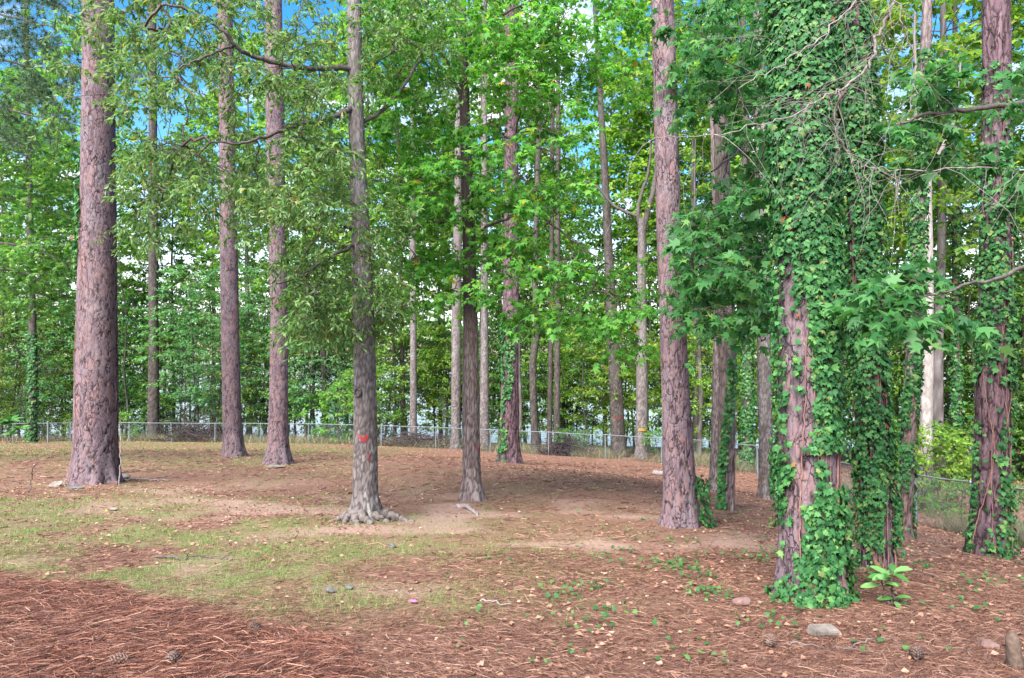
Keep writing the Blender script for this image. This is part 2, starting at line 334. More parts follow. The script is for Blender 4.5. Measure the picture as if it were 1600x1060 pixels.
def gz(x, y):
    x = np.asarray(x, float); y = np.asarray(y, float)
    sh = x.shape; x = x.ravel(); y = y.ravel()
    z = base_plane(x, y)
    num = np.zeros_like(x); den = np.full_like(x, 0.05)
    for i in range(len(_c)):
        w = np.exp(-((x - _c[i, 0]) ** 2 + (y - _c[i, 1]) ** 2) / (2 * _sig[i] ** 2))
        num += w * _res[i]; den += w
    z = z + num / den
    z = z + 0.10 * (fbm(x * 0.35, y * 0.35, 3, 3) - 0.5) + 0.03 * (vnoise(x * 1.7, y * 1.7, 9) - 0.5)
    z = z + 0.07 * bed_mask(x, y)
    return z.reshape(sh)
for _ in range(8):
    _e = _c[:, 2] - gz(_c[:, 0], _c[:, 1]); _res = _res + 0.7 * _e
def gz1(x, y): return float(gz(np.array([x]), np.array([y]))[0])

def ground_mesh():
    ys = np.concatenate([np.arange(-8, 2, 0.8), np.arange(2, 16, 0.12), np.arange(16, 45, 0.4), np.arange(45, 80, 0.8), np.array([82, 88, 100, 140, 220, 400, 700, 1200, 2000, 3000.0])])
    u = np.concatenate([-np.array([60, 12, 5, 3, 2.2])[:, None].ravel(), np.linspace(-1.75, 1.75, 150), np.array([2.2, 3, 5, 12, 60])])
    Y, U = np.meshgrid(ys, u, indexing='ij')
    X = U * (0.55 * np.clip(Y, 4, 400) + 4)
    Z = gz(X, Y)
    nr, nc = Y.shape
    a = np.arange(nr - 1)[:, None] * nc + np.arange(nc - 1)[None, :]
    q = np.stack([a, a + 1, a + nc + 1, a + nc], -1).reshape(-1, 4)
    x = X.ravel(); y = Y.ravel()
    return mesh_np('ground', np.stack([X, Y, Z], -1), q, 4, None, True, {'grass': grass_mask(x, y), 'soil': soil_mask(x, y), 'bed': bed_mask(x, y)})
def grass_mask(x, y):
    n = fbm(x * 0.9, y * 0.9, 21, 4)
    # lawn strip left of the middle in front of the pines, and thin turf by the fence on the left
    left = sstep(1.5, -4.0, x + 0.25 * (y - 7.5)) * sstep(5.2, 6.4, y) * sstep(14.5, 9.5, y)
    far = sstep(-2, -9, x) * sstep(16, 22, y) * 0.55
    thin = 0.20 * sstep(5, 7, y) * sstep(24, 16, y) * sstep(4, 0, x)
    return np.clip((left * 1.15 + far + thin) * sstep(0.34, 0.62, n + 0.05) * (.55 + .45 * sstep(.35, .6, fbm(x * 4, y * 4, 24, 2))) * (1 - bed_mask(x, y)), 0, 1)
def soil_mask(x, y):
    n = fbm(x * 0.9 + 7, y * 1.2, 33, 5)
    reg = 1.1 * np.exp(-((x - 0.0) / 6.0) ** 2 - ((y - 10.0) / 3.4) ** 2) + 0.7 * np.exp(-((x + 5) / 4.0) ** 2 - ((y - 13) / 2.2) ** 2)
    return np.clip(reg * sstep(0.46, 0.70, n) * 0.95, 0, 1)

m, t, b, o = mat_new('forest_floor')
tcn = N(t, 'ShaderNodeTexCoord')
n1 = N(t, 'ShaderNodeTexNoise'); n1.inputs['Scale'].default_value = 26; n1.inputs['Detail'].default_value = 8; n1.inputs['Roughness'].default_value = 0.75
n2 = N(t, 'ShaderNodeTexNoise'); n2.inputs['Scale'].default_value = 1.3; n2.inputs['Detail'].default_value = 5
n3 = N(t, 'ShaderNodeTexVoronoi'); n3.inputs['Scale'].default_value = 14
for n in (n1, n2, n3): t.links.new(tcn.outputs['Object'], n.inputs['Vector'])
rA = ramp(t, [(0.28, (0.042, 0.019, 0.014)), (0.43, (0.12, 0.058, 0.042)), (0.57, (0.20, 0.11, 0.08)), (0.72, (0.34, 0.225, 0.17))], n1.outputs['Fac'])
rB = ramp(t, [(0.3, (0.155, 0.08, 0.057)), (0.7, (0.225, 0.135, 0.095))], n2.outputs['Fac'])
mm = N(t, 'ShaderNodeMix', data_type='RGBA'); mm.inputs['Factor'].default_value = 0.30
t.links.new(rA.outputs[0], mm.inputs['A']); t.links.new(rB.outputs[0], mm.inputs['B'])
ag = N(t, 'ShaderNodeAttribute', attribute_name='grass'); so = N(t, 'ShaderNodeAttribute', attribute_name='soil')
rG = ramp(t, [(0.3, (0.055, 0.085, 0.025)), (0.5, (0.14, 0.155, 0.06)), (0.7, (0.29, 0.225, 0.13))], n1.outputs['Fac'])
mg = N(t, 'ShaderNodeMix', data_type='RGBA'); sc_ = N(t, 'ShaderNodeMath', operation='MULTIPLY'); sc_.inputs[1].default_value = 0.62
t.links.new(ag.outputs['Fac'], sc_.inputs[0]); t.links.new(sc_.outputs[0], mg.inputs['Factor']); t.links.new(mm.outputs['Result'], mg.inputs['A']); t.links.new(rG.outputs[0], mg.inputs['B'])
rS = ramp(t, [(0.3, (0.18, 0.105, 0.08)), (0.7, (0.37, 0.25, 0.20))], n1.outputs['Fac'])
ms = N(t, 'ShaderNodeMix', data_type='RGBA'); t.links.new(so.outputs['Fac'], ms.inputs['Factor']); t.links.new(mg.outputs['Result'], ms.inputs['A']); t.links.new(rS.outputs[0], ms.inputs['B'])
t.links.new(ms.outputs['Result'], b.inputs['Base Color']); b.inputs['Roughness'].default_value = 0.95; b.inputs['Specular IOR Level'].default_value = 0.1
bp = N(t, 'ShaderNodeBump'); bp.inputs['Strength'].default_value = 0.8; bp.inputs['Distance'].default_value = 0.03
t.links.new(n1.outputs['Fac'], bp.inputs['Height']); t.links.new(bp.outputs[0], b.inputs['Normal'])
gm = ground_mesh(); gm.materials.append(m)
tag(link('ground', gm), 'leaf strewn sloping yard of pine straw, thin grass and bare soil', kind='structure')

# lake beyond the trees
LAKE_Z = CZ - 8.7
m, t, b, o = mat_new('lake_water')
b.inputs['Base Color'].default_value = (0.10, 0.13, 0.12, 1); b.inputs['Roughness'].default_value = 0.12; b.inputs['IOR'].default_value = 1.33
tcn = N(t, 'ShaderNodeTexCoord'); mp = N(t, 'ShaderNodeMapping'); mp.inputs['Scale'].default_value = (0.5, 1.6, 1)
nn = N(t, 'ShaderNodeTexNoise'); nn.inputs['Scale'].default_value = 0.8; nn.inputs['Detail'].default_value = 6
t.links.new(tcn.outputs['Object'], mp.inputs[0]); t.links.new(mp.outputs[0], nn.inputs['Vector'])
bp = N(t, 'ShaderNodeBump'); bp.inputs['Strength'].default_value = 0.35; bp.inputs['Distance'].default_value = 0.15
t.links.new(nn.outputs['Fac'], bp.inputs['Height']); t.links.new(bp.outputs[0], b.inputs['Normal'])
v = np.array([[-900, 50, LAKE_Z], [900, 50, LAKE_Z], [900, 520, LAKE_Z], [-900, 520, LAKE_Z]])
tag(link('lake_water', mesh_np('lake_water', v, np.array([[0, 1, 2, 3]]), 4, m)), 'pale rippled lake seen between the trunks behind the fence', kind='structure')
# far bank
xs = np.linspace(-900, 900, 60); prof = np.array([(300, -1.5), (318, 0.6), (360, 4), (430, 9), (520, 14), (700, 16)])
X, I = np.meshgrid(xs, np.arange(len(prof)), indexing='ij')
Yb = prof[I.astype(int), 0] + 25 * (vnoise(X * 0.01, X * 0 + 3, 2) - 0.5); Zb = LAKE_Z + prof[I.astype(int), 1] * (0.7 + 0.6 * vnoise(X * 0.006, X * 0, 8))
a = np.arange(59)[:, None] * len(prof) + np.arange(len(prof) - 1)[None]
q = np.stack([a, a + len(prof), a + len(prof) + 1, a + 1], -1).reshape(-1, 4)
tag(link('far_bank', mesh_np('far_bank', np.stack([X, Yb, Zb], -1), q, 4, plain_mat('far_bank_grass', (0.16, 0.17, 0.08), (0.30, 0.28, 0.16), 0.1, bump=0), True)), 'grassy far shore across the lake', kind='structure')

# ------------------------------------------------------------------ leaf templates: verts, tris
def T_quad(w=0.34, fold=0.10):
    v = np.array([[0, 0, 0], [w, 0.5, fold], [0, 1, -0.08], [-w, 0.5, fold]]); return v, np.array([[0, 1, 2], [0, 2, 3]])
def T_oak():
    v = np.array([[0, 0, 0], [.17, .62, .04], [0, 1, -.10], [-.17, .62, .04], [0, .55, -.03]])
    return v, np.array([[0, 1, 4], [1, 2, 4], [2, 3, 4], [3, 0, 4]])
def T_star():
    c = np.array([0, .36, 0]); out_ = [(0, 0, 0)]
    for ang, r, z in ((-32, .42, -.06), (2, .22, .02), (28, .60, -.08), (58, .25, .02), (90, .66, -.12), (122, .25, .02), (152, .60, -.08), (178, .22, .02), (212, .42, -.06)):
        a_ = math.radians(ang); out_.append((c[0] + r * math.cos(a_), c[1] + r * math.sin(a_), z))
    v = np.array([c] + out_); n = len(out_)
    return v, np.array([[0, 1 + i, 1 + (i + 1) % n] for i in range(n)])
def T_ivy():
    o_ = [(0, -.02, 0), (.50, .10, -.07), (.33, .36, 0), (.40, .56, -.04), (.16, .62, .01), (0, 1.0, -.10), (-.16, .62, .01), (-.40, .56, -.04), (-.33, .36, 0), (-.50, .10, -.07)]
    v = np.array([(0, .32, .04)] + o_); n = len(o_)
    return v, np.array([[0, 1 + i, 1 + (i + 1) % n] for i in range(n)])
def T_broad():   # long glossy leaf
    ys = [0, .15, .4, .7, .9, 1]; ws = [.02, .12, .2, .19, .10, 0]; v = []; f = []
    for y, w in zip(ys, ws):
        z = -0.22 * y * y; v += [(-w, y, z + w * .25), (0, y, z), (w, y, z + w * .25)]
    for i in range(5):
        a_ = i * 3
        for k in (0, 1): f += [[a_ + k, a_ + k + 1, a_ + k + 4], [a_ + k, a_ + k + 4, a_ + k + 3]]
    return np.array(v), np.array(f)
TPL = {'quad': T_quad(), 'oak': T_oak(), 'star': T_star(), 'ivy': T_ivy(), 'broad': T_broad(), 'round': T_quad(0.45, 0.12)}

def frames(dirs, nrm):
    y = norm(dirs); x = norm(np.cross(y, nrm)); z = np.cross(x, y)
    return np.stack([x, y, z], -1)          # columns
def leaf_var(n):
    return np.stack([rng.uniform(.72, 1.1, n), rng.uniform(.88, 1.08, n), rng.choice([1, 1, 1, -1], n) * rng.uniform(.3, 3.2, n)], -1)
def leaves(tpl, pos, dirs, nrm, size, var=True):
    """returns verts, tris for a set of leaves"""
    v, f = TPL[tpl] if isinstance(tpl, str) else tpl
    R = frames(dirs, nrm)
    if var: R = R * leaf_var(len(pos))[:, None, :]
    V = np.einsum('nij,kj->nki', R * size[:, None, None], v) + pos[:, None, :]
    Fc = f[None] + (np.arange(len(pos)) * len(v))[:, None, None]
    return V.reshape(-1, 3), Fc.reshape(-1, 3)
_leafmesh = {}
def leaf_parts(root, tpl, mat, pos, dirs, nrm, size, name='leaf'):
    """each leaf an object of its own, sharing one mesh"""
    key = (tpl, mat.name)
    if key not in _leafmesh: _leafmesh[key] = mesh_np('leaf', TPL[tpl][0], TPL[tpl][1], 3, mat)
    R = frames(dirs, nrm) * (leaf_var(len(pos))[:, None, :] if tpl != 'broad' else 1); base = np.array(root.location)
    for i in range(len(pos)):
        o_ = bpy.data.objects.new(name, _leafmesh[key]); COL.objects.link(o_); o_.parent = root
        m4 = Matrix([list(R[i, r] * size[i]) + [pos[i, r] - base[r]] for r in range(3)] + [[0, 0, 0, 1]])
        o_.matrix_local = m4
def emit_leaves(root, tpl, mat, pos, dirs, nrm, size, singles=0, name='leaves', pick=None):
    if singles:
        px = 800 + F * pos[:, 0] / pos[:, 1]; py = 530 - F * (pos[:, 2] - CZ) / pos[:, 1]
        vis = (px > 5) & (px < 1595) & (py > 5) & (py < 1050)
        if pick is not None: vis &= pick
        facing = np.abs((norm(nrm) * norm(pos - np.array([0, 0, CZ]))).sum(-1))
        score = np.where(vis, size / pos[:, 1] * (0.3 + facing), -1) * rng.uniform(0.7, 1, len(pos))
        idx = np.argsort(-score)[:singles]; idx = idx[score[idx] > 0]
        keep = np.ones(len(pos), bool); keep[idx] = False
        leaf_parts(root, tpl, mat, pos[idx], dirs[idx], nrm[idx], size[idx])
        pos, dirs, nrm, size = pos[keep], dirs[keep], nrm[keep], size[keep]
    v, f = leaves(tpl, pos, dirs, nrm, size)
    o_ = link(name, mesh_np(name, v - np.array(root.location), f, 3, mat), root)
    o_['kind'] = 'stuff'
    return o_

# ------------------------------------------------------------------ trunk with plated bark
def trunk_geo(zs, cx, cyy, rad, n, cell, depth, flare=(0.5, 0.35, 6), seed=0, zb=None, step=None, crack_w=0.22, rough=0.006, wobble=0.03, fine=False):
    """zs, cx, cyy, rad: control arrays along the height (world); returns verts, quads, attrs"""
    r_ = np.random.default_rng(seed)
    rm = float(np.mean(rad)); step = step or 2 * np.pi * rm / n * 1.7
    z = np.arange(zs[0], zs[-1], step); m_ = len(z)
    X = np.interp(z, zs, cx); Y = np.interp(z, zs, cyy); R = np.interp(z, zs, rad)
    for _ in range(3):   # soften the joints of the centre line
        for A_ in (X, Y, R): A_[1:-1] = (A_[:-2] + 2 * A_[1:-1] + A_[2:]) / 4
    th = np.arange(n) * 2 * np.pi / n
    TH, ZZ = np.meshgrid(th, z); RR = np.repeat(R[:, None], n, 1)
    zb = zs[0] if zb is None else zb
    fa, fh, lobes = flare
    ph = r_.uniform(0, 6.28, 3)
    lob = 0.55 + 0.45 * np.cos(lobes * TH + ph[0] + 0.8 * np.sin(2 * TH + ph[1]))
    RR = RR * (1 + fa * np.exp(-np.clip(ZZ - zb, -0.1, None) / fh) * (0.35 + 0.65 * lob))
    RR = RR * (1 + wobble * np.sin(2 * TH + ph[1] + ZZ * 0.5) + wobble * 0.6 * np.sin(3 * TH + ph[2] - ZZ * 0.8))
    # plates: jittered cells on the unrolled surface, periodic round the trunk
    cw, ch = cell
    nu = max(5, int(round(2 * np.pi * rm / cw))); U = TH / (2 * np.pi) * nu; Vv = (ZZ - z[0]) / ch
    thc = np.cos(TH) * 2.0 + np.sin(TH) * 1.3
    U = U + 0.55 * (vnoise(thc * 3 + 10, ZZ * 4, seed) - 0.5) + 0.28 * (vnoise(thc * 9 + 3, ZZ * 13, seed + 8) - 0.5)
    Vv = Vv + 0.8 * (vnoise(thc * 2.3, ZZ * 2.5, seed + 4) - 0.5) + 0.2 * (vnoise(thc * 8, ZZ * 13, seed + 6) - 0.5)
    def cells(U, Vv, nu):
        rows = int(Vv.max()) + 4
        jx = r_.uniform(0.02, 0.98, (rows + 2, nu)); jy = r_.uniform(0.0, 1.0, (rows + 2, nu)); pr = r_.uniform(0, 1, (rows + 2, nu))
        ui = np.floor(U).astype(int); vi = np.floor(Vv).astype(int)
        f1 = np.full(U.shape, 9.0); f2 = np.full(U.shape, 9.0); cid = np.zeros(U.shape)
        for dy in (-1, 0, 1):
            for dx in (-1, 0, 1):
                a_ = np.clip(vi + dy + 1, 0, rows + 1); c_ = (ui + dx) % nu
                dd = np.sqrt((U - (ui + dx + jx[a_, c_])) ** 2 + (Vv - (vi + dy + jy[a_, c_])) ** 2)
                new1 = dd < f1
                f2 = np.where(new1, f1, np.minimum(f2, dd)); cid = np.where(new1, pr[a_, c_], cid); f1 = np.where(new1, dd, f1)
        return f1, f2, cid
    f1, f2, cid = cells(U, Vv, nu)
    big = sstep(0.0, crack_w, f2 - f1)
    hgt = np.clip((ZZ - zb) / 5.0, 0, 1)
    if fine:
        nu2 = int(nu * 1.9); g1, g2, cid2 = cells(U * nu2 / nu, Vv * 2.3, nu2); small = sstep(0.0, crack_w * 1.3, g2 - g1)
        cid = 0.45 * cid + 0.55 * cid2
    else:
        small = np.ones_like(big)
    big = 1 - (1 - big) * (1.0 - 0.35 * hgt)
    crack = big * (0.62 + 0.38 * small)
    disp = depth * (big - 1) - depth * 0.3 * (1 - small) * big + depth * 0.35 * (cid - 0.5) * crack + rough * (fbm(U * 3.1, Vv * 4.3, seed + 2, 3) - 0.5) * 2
    RR = RR + disp
    # axis frame: trunks are near vertical so rings stay level
    VX = X[:, None] + RR * np.cos(TH); VY = Y[:, None] + RR * np.sin(TH)
    verts = np.stack([VX, VY, ZZ], -1).reshape(-1, 3)
    i = np.arange(m_ - 1)[:, None] * n; k = np.arange(n)[None]; k2 = (k + 1) % n
    q = np.stack([i + k, i + k2, i + n + k2, i + n + k], -1).reshape(-1, 4)
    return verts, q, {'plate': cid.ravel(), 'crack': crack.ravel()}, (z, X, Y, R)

zt = lambda T, py: float(P(0, py, T.d)[2])
class Trunk: pass
BARK = {'pine': dict(cell=(0.13, 0.5), depth=0.020, crack_w=0.10, rough=0.003), 'pine_red': dict(cell=(0.10, 0.5), depth=0.030, crack_w=0.22, rough=0.004),
        'grey_bark': dict(cell=(0.05, 0.16), depth=0.008, crack_w=0.4), 'gum_bark': dict(cell=(0.04, 0.26), depth=0.016, crack_w=0.35),
        'gum_bark_dark': dict(cell=(0.04, 0.26), depth=0.016, crack_w=0.35), 'dark_bark': dict(cell=(0.06, 0.2), depth=0.012, crack_w=0.35), 'pale_bark': dict(cell=(0.2, 0.4), depth=0.004, crack_w=0.5)}
def yard_trunk(name, label, prof, d, bark, n=64, top=None, flare=(0.45, 0.3, 6), seed=1, lean=0.0, group=None, cat='tree'):
    """prof: (py, px_centre, px_width) from the base upwards at depth d"""
    prof = np.array(prof, float); py, px, w = prof.T
    pts = Pv(px, py, np.full(len(px), float(d))); rad = w * d / F / 2
    zs = pts[:, 2]; xs_ = pts[:, 0]; ys_ = pts[:, 1] + lean * (zs - zs[0])
    gx, gy = xs_[0], ys_[0]; g = gz1(gx, gy)
    zs = zs.copy(); zs[0] = min(zs[0], g); zs = np.concatenate([[g - 0.35], zs]); xs_ = np.concatenate([[gx], xs_]); ys_ = np.concatenate([[gy], ys_]); rad = np.concatenate([[rad[0]], rad])
    top = top if top is not None else zs[-1] + 1.8
    if top > zs[-1] + 0.1:
        k = (top - zs[-1]); sl = (xs_[-1] - xs_[-2]) / max(zs[-1] - zs[-2], .1)
        zs = np.append(zs, top); xs_ = np.append(xs_, xs_[-1] + sl * k); ys_ = np.append(ys_, ys_[-1] + lean * k); rad = np.append(rad, rad[-1] * max(0.35, 1 - k * 0.05))
    root = thing(name, label, cat, (gx, gy, g), group)
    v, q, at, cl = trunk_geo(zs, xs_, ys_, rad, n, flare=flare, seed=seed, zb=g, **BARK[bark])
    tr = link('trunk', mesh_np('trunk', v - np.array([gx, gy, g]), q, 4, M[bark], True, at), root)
    T = Trunk(); T.root = root; T.z, T.x, T.y, T.r = cl; T.base = np.array([gx, gy, g]); T.trunk = tr; T.d = d; T.flare = flare; T.g = g
    return T
def surf(T, th, z, off=0.0):
    """points on a trunk's surface (without its fine bark), outward normals"""
    X = np.interp(z, T.z, T.x); Y = np.interp(z, T.z, T.y); R = np.interp(z, T.z, T.r)
    R = R * (1 + T.flare[0] * np.exp(-np.clip(z - T.g, 0, None) / T.flare[1]) * 0.6) + off
    nx, ny = np.cos(th), np.sin(th)
    return np.stack([X + R * nx, Y + R * ny, z], -1), np.stack([nx, ny, 0 * nx], -1)

# ------------------------------------------------------------------ crowns: branches grown to clusters, twigs, leaves
def skeleton(starts, centers, seed, seg=5, lift=0.10, zpen=0.5, tip=0.005, expo=0.42, jit=0.06):
    r_ = np.random.default_rng(seed)
    nodes = np.array(starts, float); nb = len(nodes)
    parent = [-1] * nb; cnt = [0] * nb
    order = np.argsort([np.min(np.linalg.norm(nodes - c, axis=1)) for c in centers])
    nodes = list(nodes); arr = np.array(nodes); paths = []
    cap_ = nb + len(centers) * (seg - 1); A = np.zeros((cap_, 3)); A[:nb] = arr; na = nb
    axes = np.zeros((len(centers), 3))
    for ci in order:
        c = centers[ci]; dlt = A[:na] - c
        cost = np.linalg.norm(dlt, axis=1) + zpen * np.maximum(0, dlt[:, 2])
        s = int(np.argmin(cost)); p0 = A[s]; L = np.linalg.norm(c - p0)
        tt = np.linspace(0, 1, seg)[:, None]
        pl = p0 + (c - p0) * tt
        bow = np.sin(np.pi * tt[:, 0])
        pl[:, 2] += lift * L * bow
        pl[1:-1] += r_.normal(0, jit, (seg - 2, 3)) * L
        prev = s; ids = [s]
        for k in range(1, seg):
            A[na] = pl[k]; parent.append(prev); cnt.append(0); prev = na; ids.append(na); na += 1
        paths.append(ids); axes[ci] = norm(pl[-1] - pl[-2])
        k = prev
        while k != -1: cnt[k] += 1; k = parent[k]
    cnt = np.maximum(np.array(cnt, float), 1)
    rad = tip * cnt ** expo
    PL = np.array([A[i] for i in paths]); RD = np.array([rad[i] for i in paths])
    RD[:, 0] = np.minimum(RD[:, 0], RD[:, 1] * 1.5)
    return PL, RD, axes
def sprays(centers, axes, ntw, tl, nleaf, droop=0.25, flat=0.35, spread=1.0):
    """twigs from each cluster centre; returns twig polylines and leaf pos/dir"""
    C = len(centers); n = C * ntw
    c = np.repeat(centers, ntw, 0); ax = np.repeat(axes, ntw, 0)
    d = ax * 0.7 + rng.normal(0, spread, (n, 3)) * np.array([1, 1, flat]); d = norm(d)
    L = tl * rng.uniform(0.5, 1.25, n)
    tt = np.linspace(0, 1, 4)
    PL = c[:, None] + d[:, None] * (L[:, None] * tt[None])[..., None]
    PL[:, :, 2] -= droop * L[:, None] * tt[None] ** 2
    PL[:, 1:, :] += rng.normal(0, 0.05, (n, 3, 3)) * L[:, None, None]
    k = nleaf
    u = rng.uniform(0.12, 1.0, (n, k)) ** 0.8 * 3
    i0 = np.minimum(u.astype(int), 2); fr = u - i0
    idx = np.arange(n)[:, None]
    pos = PL[idx, i0] * (1 - fr[..., None]) + PL[idx, i0 + 1] * fr[..., None]
    td = norm(PL[idx, i0 + 1] - PL[idx, i0])
    return PL, pos.reshape(-1, 3), td.reshape(-1, 3)
def leafy(root, centers, axes, tpl, mat, size, ntw, tl, nleaf, droop=0.25, flat=0.35, petiole=0.05, leafdroop=0.25, up=1.0, tilt=0.45, twig_r=0.0035, singles=0, pick=None, acc=None, spread=1.0, face=0.0):
    PL, pos, td = sprays(centers, axes, ntw, tl, nleaf, droop, flat, spread)
    n = len(pos)
    side = rng.normal(0, 1, (n, 3)) * np.array([1, 1, 0.5])
    dirs = norm(td * 0.6 + norm(side) * 0.9); dirs[:, 2] -= leafdroop
    nrm = np.stack([rng.normal(0, tilt, n), rng.normal(0, tilt, n) - face, np.full(n, up)], -1)
    pos = pos + norm(dirs) * petiole * rng.uniform(0.3, 1.2, (n, 1))
    sz = size * rng.uniform(0.6, 1.25, n)
    if acc is not None and twig_r:
        R = np.linspace(1, 0.4, 4)[None] * np.full((len(PL), 1), twig_r)
        acc.add(*tubes(PL, R, 3))
    return emit_leaves(root, tpl, mat, pos, dirs, nrm, sz, singles, pick=pick)

def in_regions(regs):
    """regs: (n, px0, px1, py0, py1, d0, d1[, keep_fn]) -> cluster centres"""
    out_ = []
    for r in regs:
        n, a, b_, c_, d_, e, f_ = r[:7]
        k = int(n)
        px = rng.uniform(a, b_, k); py = rng.uniform(c_, d_, k); dd = rng.uniform(e, f_, k)
        if len(r) > 7:
            kp = r[7](px, py); px, py, dd = px[kp], py[kp], dd[kp]
        out_.append(Pv(px, py, dd))
    return np.concatenate(out_)
def clear_trunks(c, specs):
    px = 800 + F * c[:, 0] / c[:, 1]; k = np.ones(len(c), bool)
    for x_, w_, dmax, pr_ in specs: k &= ~((np.abs(px - x_) < w_) & (c[:, 1] < dmax) & (rng.uniform(0, 1, len(c)) < pr_))
    return c[k]
def trunk_nodes(T, z0, z1=99, step=0.4):
    z = np.arange(max(z0, T.z[0]), min(z1, T.z[-1]), step)
    return np.stack([np.interp(z, T.z, T.x), np.interp(z, T.z, T.y), z], -1)
def limb(root, pts, r0, r1, mat, name='limb', sides=7, parent=None):
    """explicit limb through points; returns its nodes"""
    pts = np.array(pts); k = len(pts); tt = np.linspace(0, k - 1, (k - 1) * 6 + 1); i = np.minimum(tt.astype(int), k - 2); f_ = (tt - i)[:, None]
    pm = np.vstack([2 * pts[0] - pts[1], pts, 2 * pts[-1] - pts[-2]])
    p0, p1, p2, p3 = pm[i], pm[i + 1], pm[i + 2], pm[i + 3]
    C = 0.5 * (2 * p1 + (p2 - p0) * f_ + (2 * p0 - 5 * p1 + 4 * p2 - p3) * f_ ** 2 + (3 * p1 - p0 - 3 * p2 + p3) * f_ ** 3)
    C = C + rng.normal(0, 0.012, C.shape)
    R = np.linspace(r0, r1, len(C))
    v, q = tubes(C[None], R[None], sides)
    link(name, mesh_np(name, v - np.array(root.location), q, 4, mat, True), parent or root)
    return C

# ================================================================== YARD TREES
reseed(11)
T1 = yard_trunk('pine_tree', 'thick pine with pinkish plated bark and stones round its foot', [(755, 146, 60), (700, 148, 58), (640, 148, 57), (500, 150, 54), (300, 152, 49), (100, 153, 44), (0, 153, 42)], 14.5, 'pine', 108, flare=(0.42, 0.32, 7), seed=3)
T1b = yard_trunk('pine_tree', 'slim dark pine half hidden behind the thick plated pine', [(742, 176, 18), (600, 176, 17), (400, 174, 16), (200, 172, 15), (0, 171, 14)], 16.8, 'pine_red', 48, seed=4)
T2 = yard_trunk('pine_tree', 'straight pine, second from the thick plated pine along the lawn', [(712, 366, 29), (660, 363, 28), (500, 359, 26), (300, 356, 25), (100, 353, 23), (0, 351, 22)], 24, 'pine', 60, flare=(0.5, 0.4, 6), seed=5)
T3 = yard_trunk('pine_tree', 'straight grey pink pine just in front of the fence beside a flat stone', [(727, 435, 33), (670, 435, 28), (500, 436, 27), (300, 432, 27), (100, 428, 26), (0, 427, 25)], 21, 'pine', 64, flare=(0.5, 0.35, 6), seed=6)
T4 = yard_trunk('oak_tree', 'grey oak with a red painted heart mark on its trunk', [(812, 573, 44), (770, 571, 38), (700, 571, 37), (600, 570, 34), (500, 568, 32), (350, 563, 27), (200, 557, 24), (100, 555, 23), (0, 553, 21)], 11, 'grey_bark', 70, flare=(0.62, 0.22, 7), seed=8)
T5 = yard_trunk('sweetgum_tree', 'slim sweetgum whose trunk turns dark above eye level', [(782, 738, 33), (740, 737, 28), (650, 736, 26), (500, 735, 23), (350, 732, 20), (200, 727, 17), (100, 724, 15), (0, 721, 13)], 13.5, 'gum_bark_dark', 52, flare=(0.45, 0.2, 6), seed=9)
T6 = yard_trunk('pine_tree', 'furrowed pine with a strip of ivy, middle of the yard', [(722, 795, 32), (690, 796, 29), (500, 798, 25), (300, 799, 23), (100, 800, 21), (0, 800, 20)], 24, 'pine_red', 60, flare=(0.45, 0.4, 6), seed=10)
T7 = yard_trunk('pine_tree', 'tall brown plated pine with a tuft of ivy at its foot', [(822, 1063, 62), (780, 1062, 54), (700, 1059, 48), (600, 1055, 43), (500, 1051, 40), (350, 1045, 37), (200, 1041, 36), (100, 1038, 35), (0, 1035, 34)], 11, 'pine', 92, flare=(0.25, 0.25, 7), seed=12)
T8 = yard_trunk('sweetgum_tree', 'brown sweetgum with a narrow ivy ribbon up its trunk', [(803, 1135, 26), (700, 1135, 27), (600, 1137, 28), (520, 1136, 28), (400, 1132, 26), (250, 1128, 23), (100, 1123, 20), (0, 1120, 17)], 13, 'gum_bark', 48, flare=(0.2, 0.2, 5), seed=13)
T8b = yard_trunk('sweetgum_tree', 'thin brown trunk close behind the ivy ribboned sweetgum', [(768, 1117, 20), (700, 1120, 18), (520, 1124, 18), (300, 1120, 15), (100, 1113, 12), (0, 1110, 11)], 16.5, 'gum_bark', 40, flare=(0.5, 0.2, 5), seed=14)
T9 = yard_trunk('grey_tree', 'greenish grey smooth trunk beside the ivy covered pine', [(770, 1199, 25), (700, 1197, 22), (600, 1194, 21), (500, 1193, 21), (300, 1190, 19), (0, 1184, 16)], 17, 'grey_bark', 48, flare=(0.5, 0.25, 5), seed=15)
T10 = yard_trunk('ivy_clad_pine', 'big pine almost hidden by ivy, nearest the camera', [(935, 1266, 96), (880, 1266, 90), (800, 1265, 86), (650, 1263, 84), (480, 1261, 84), (300, 1258, 84), (150, 1253, 82), (0, 1248, 78)], 6.3, 'pine', 92, flare=(0.22, 0.25, 7), seed=16)
T11 = yard_trunk('ivy_clad_pine', 'ivy wrapped trunk just behind the big ivy covered pine', [(888, 1372, 46), (800, 1368, 46), (650, 1360, 46), (480, 1354, 46), (300, 1350, 46), (150, 1338, 42), (0, 1326, 38)], 7.6, 'pine_red', 56, flare=(0.2, 0.2, 6), seed=17)
T12 = yard_trunk('slim_ivy_tree', 'slim leaning trunk with ivy before the sloping fence', [(830, 1412, 22), (700, 1418, 22), (600, 1424, 21), (480, 1430, 20), (300, 1437, 18), (150, 1443, 16), (0, 1449, 14)], 12, 'gum_bark', 40, flare=(0.3, 0.2, 5), seed=18)
T13 = yard_trunk('pine_tree', 'purplish furrowed pine with ivy patches beside the sloping fence', [(872, 1542, 58), (800, 1546, 53), (700, 1550, 49), (600, 1552, 47), (500, 1554, 45), (300, 1556, 41), (100, 1557, 38), (0, 1556, 36)], 10, 'pine_red', 84, flare=(0.2, 0.3, 7), seed=19)

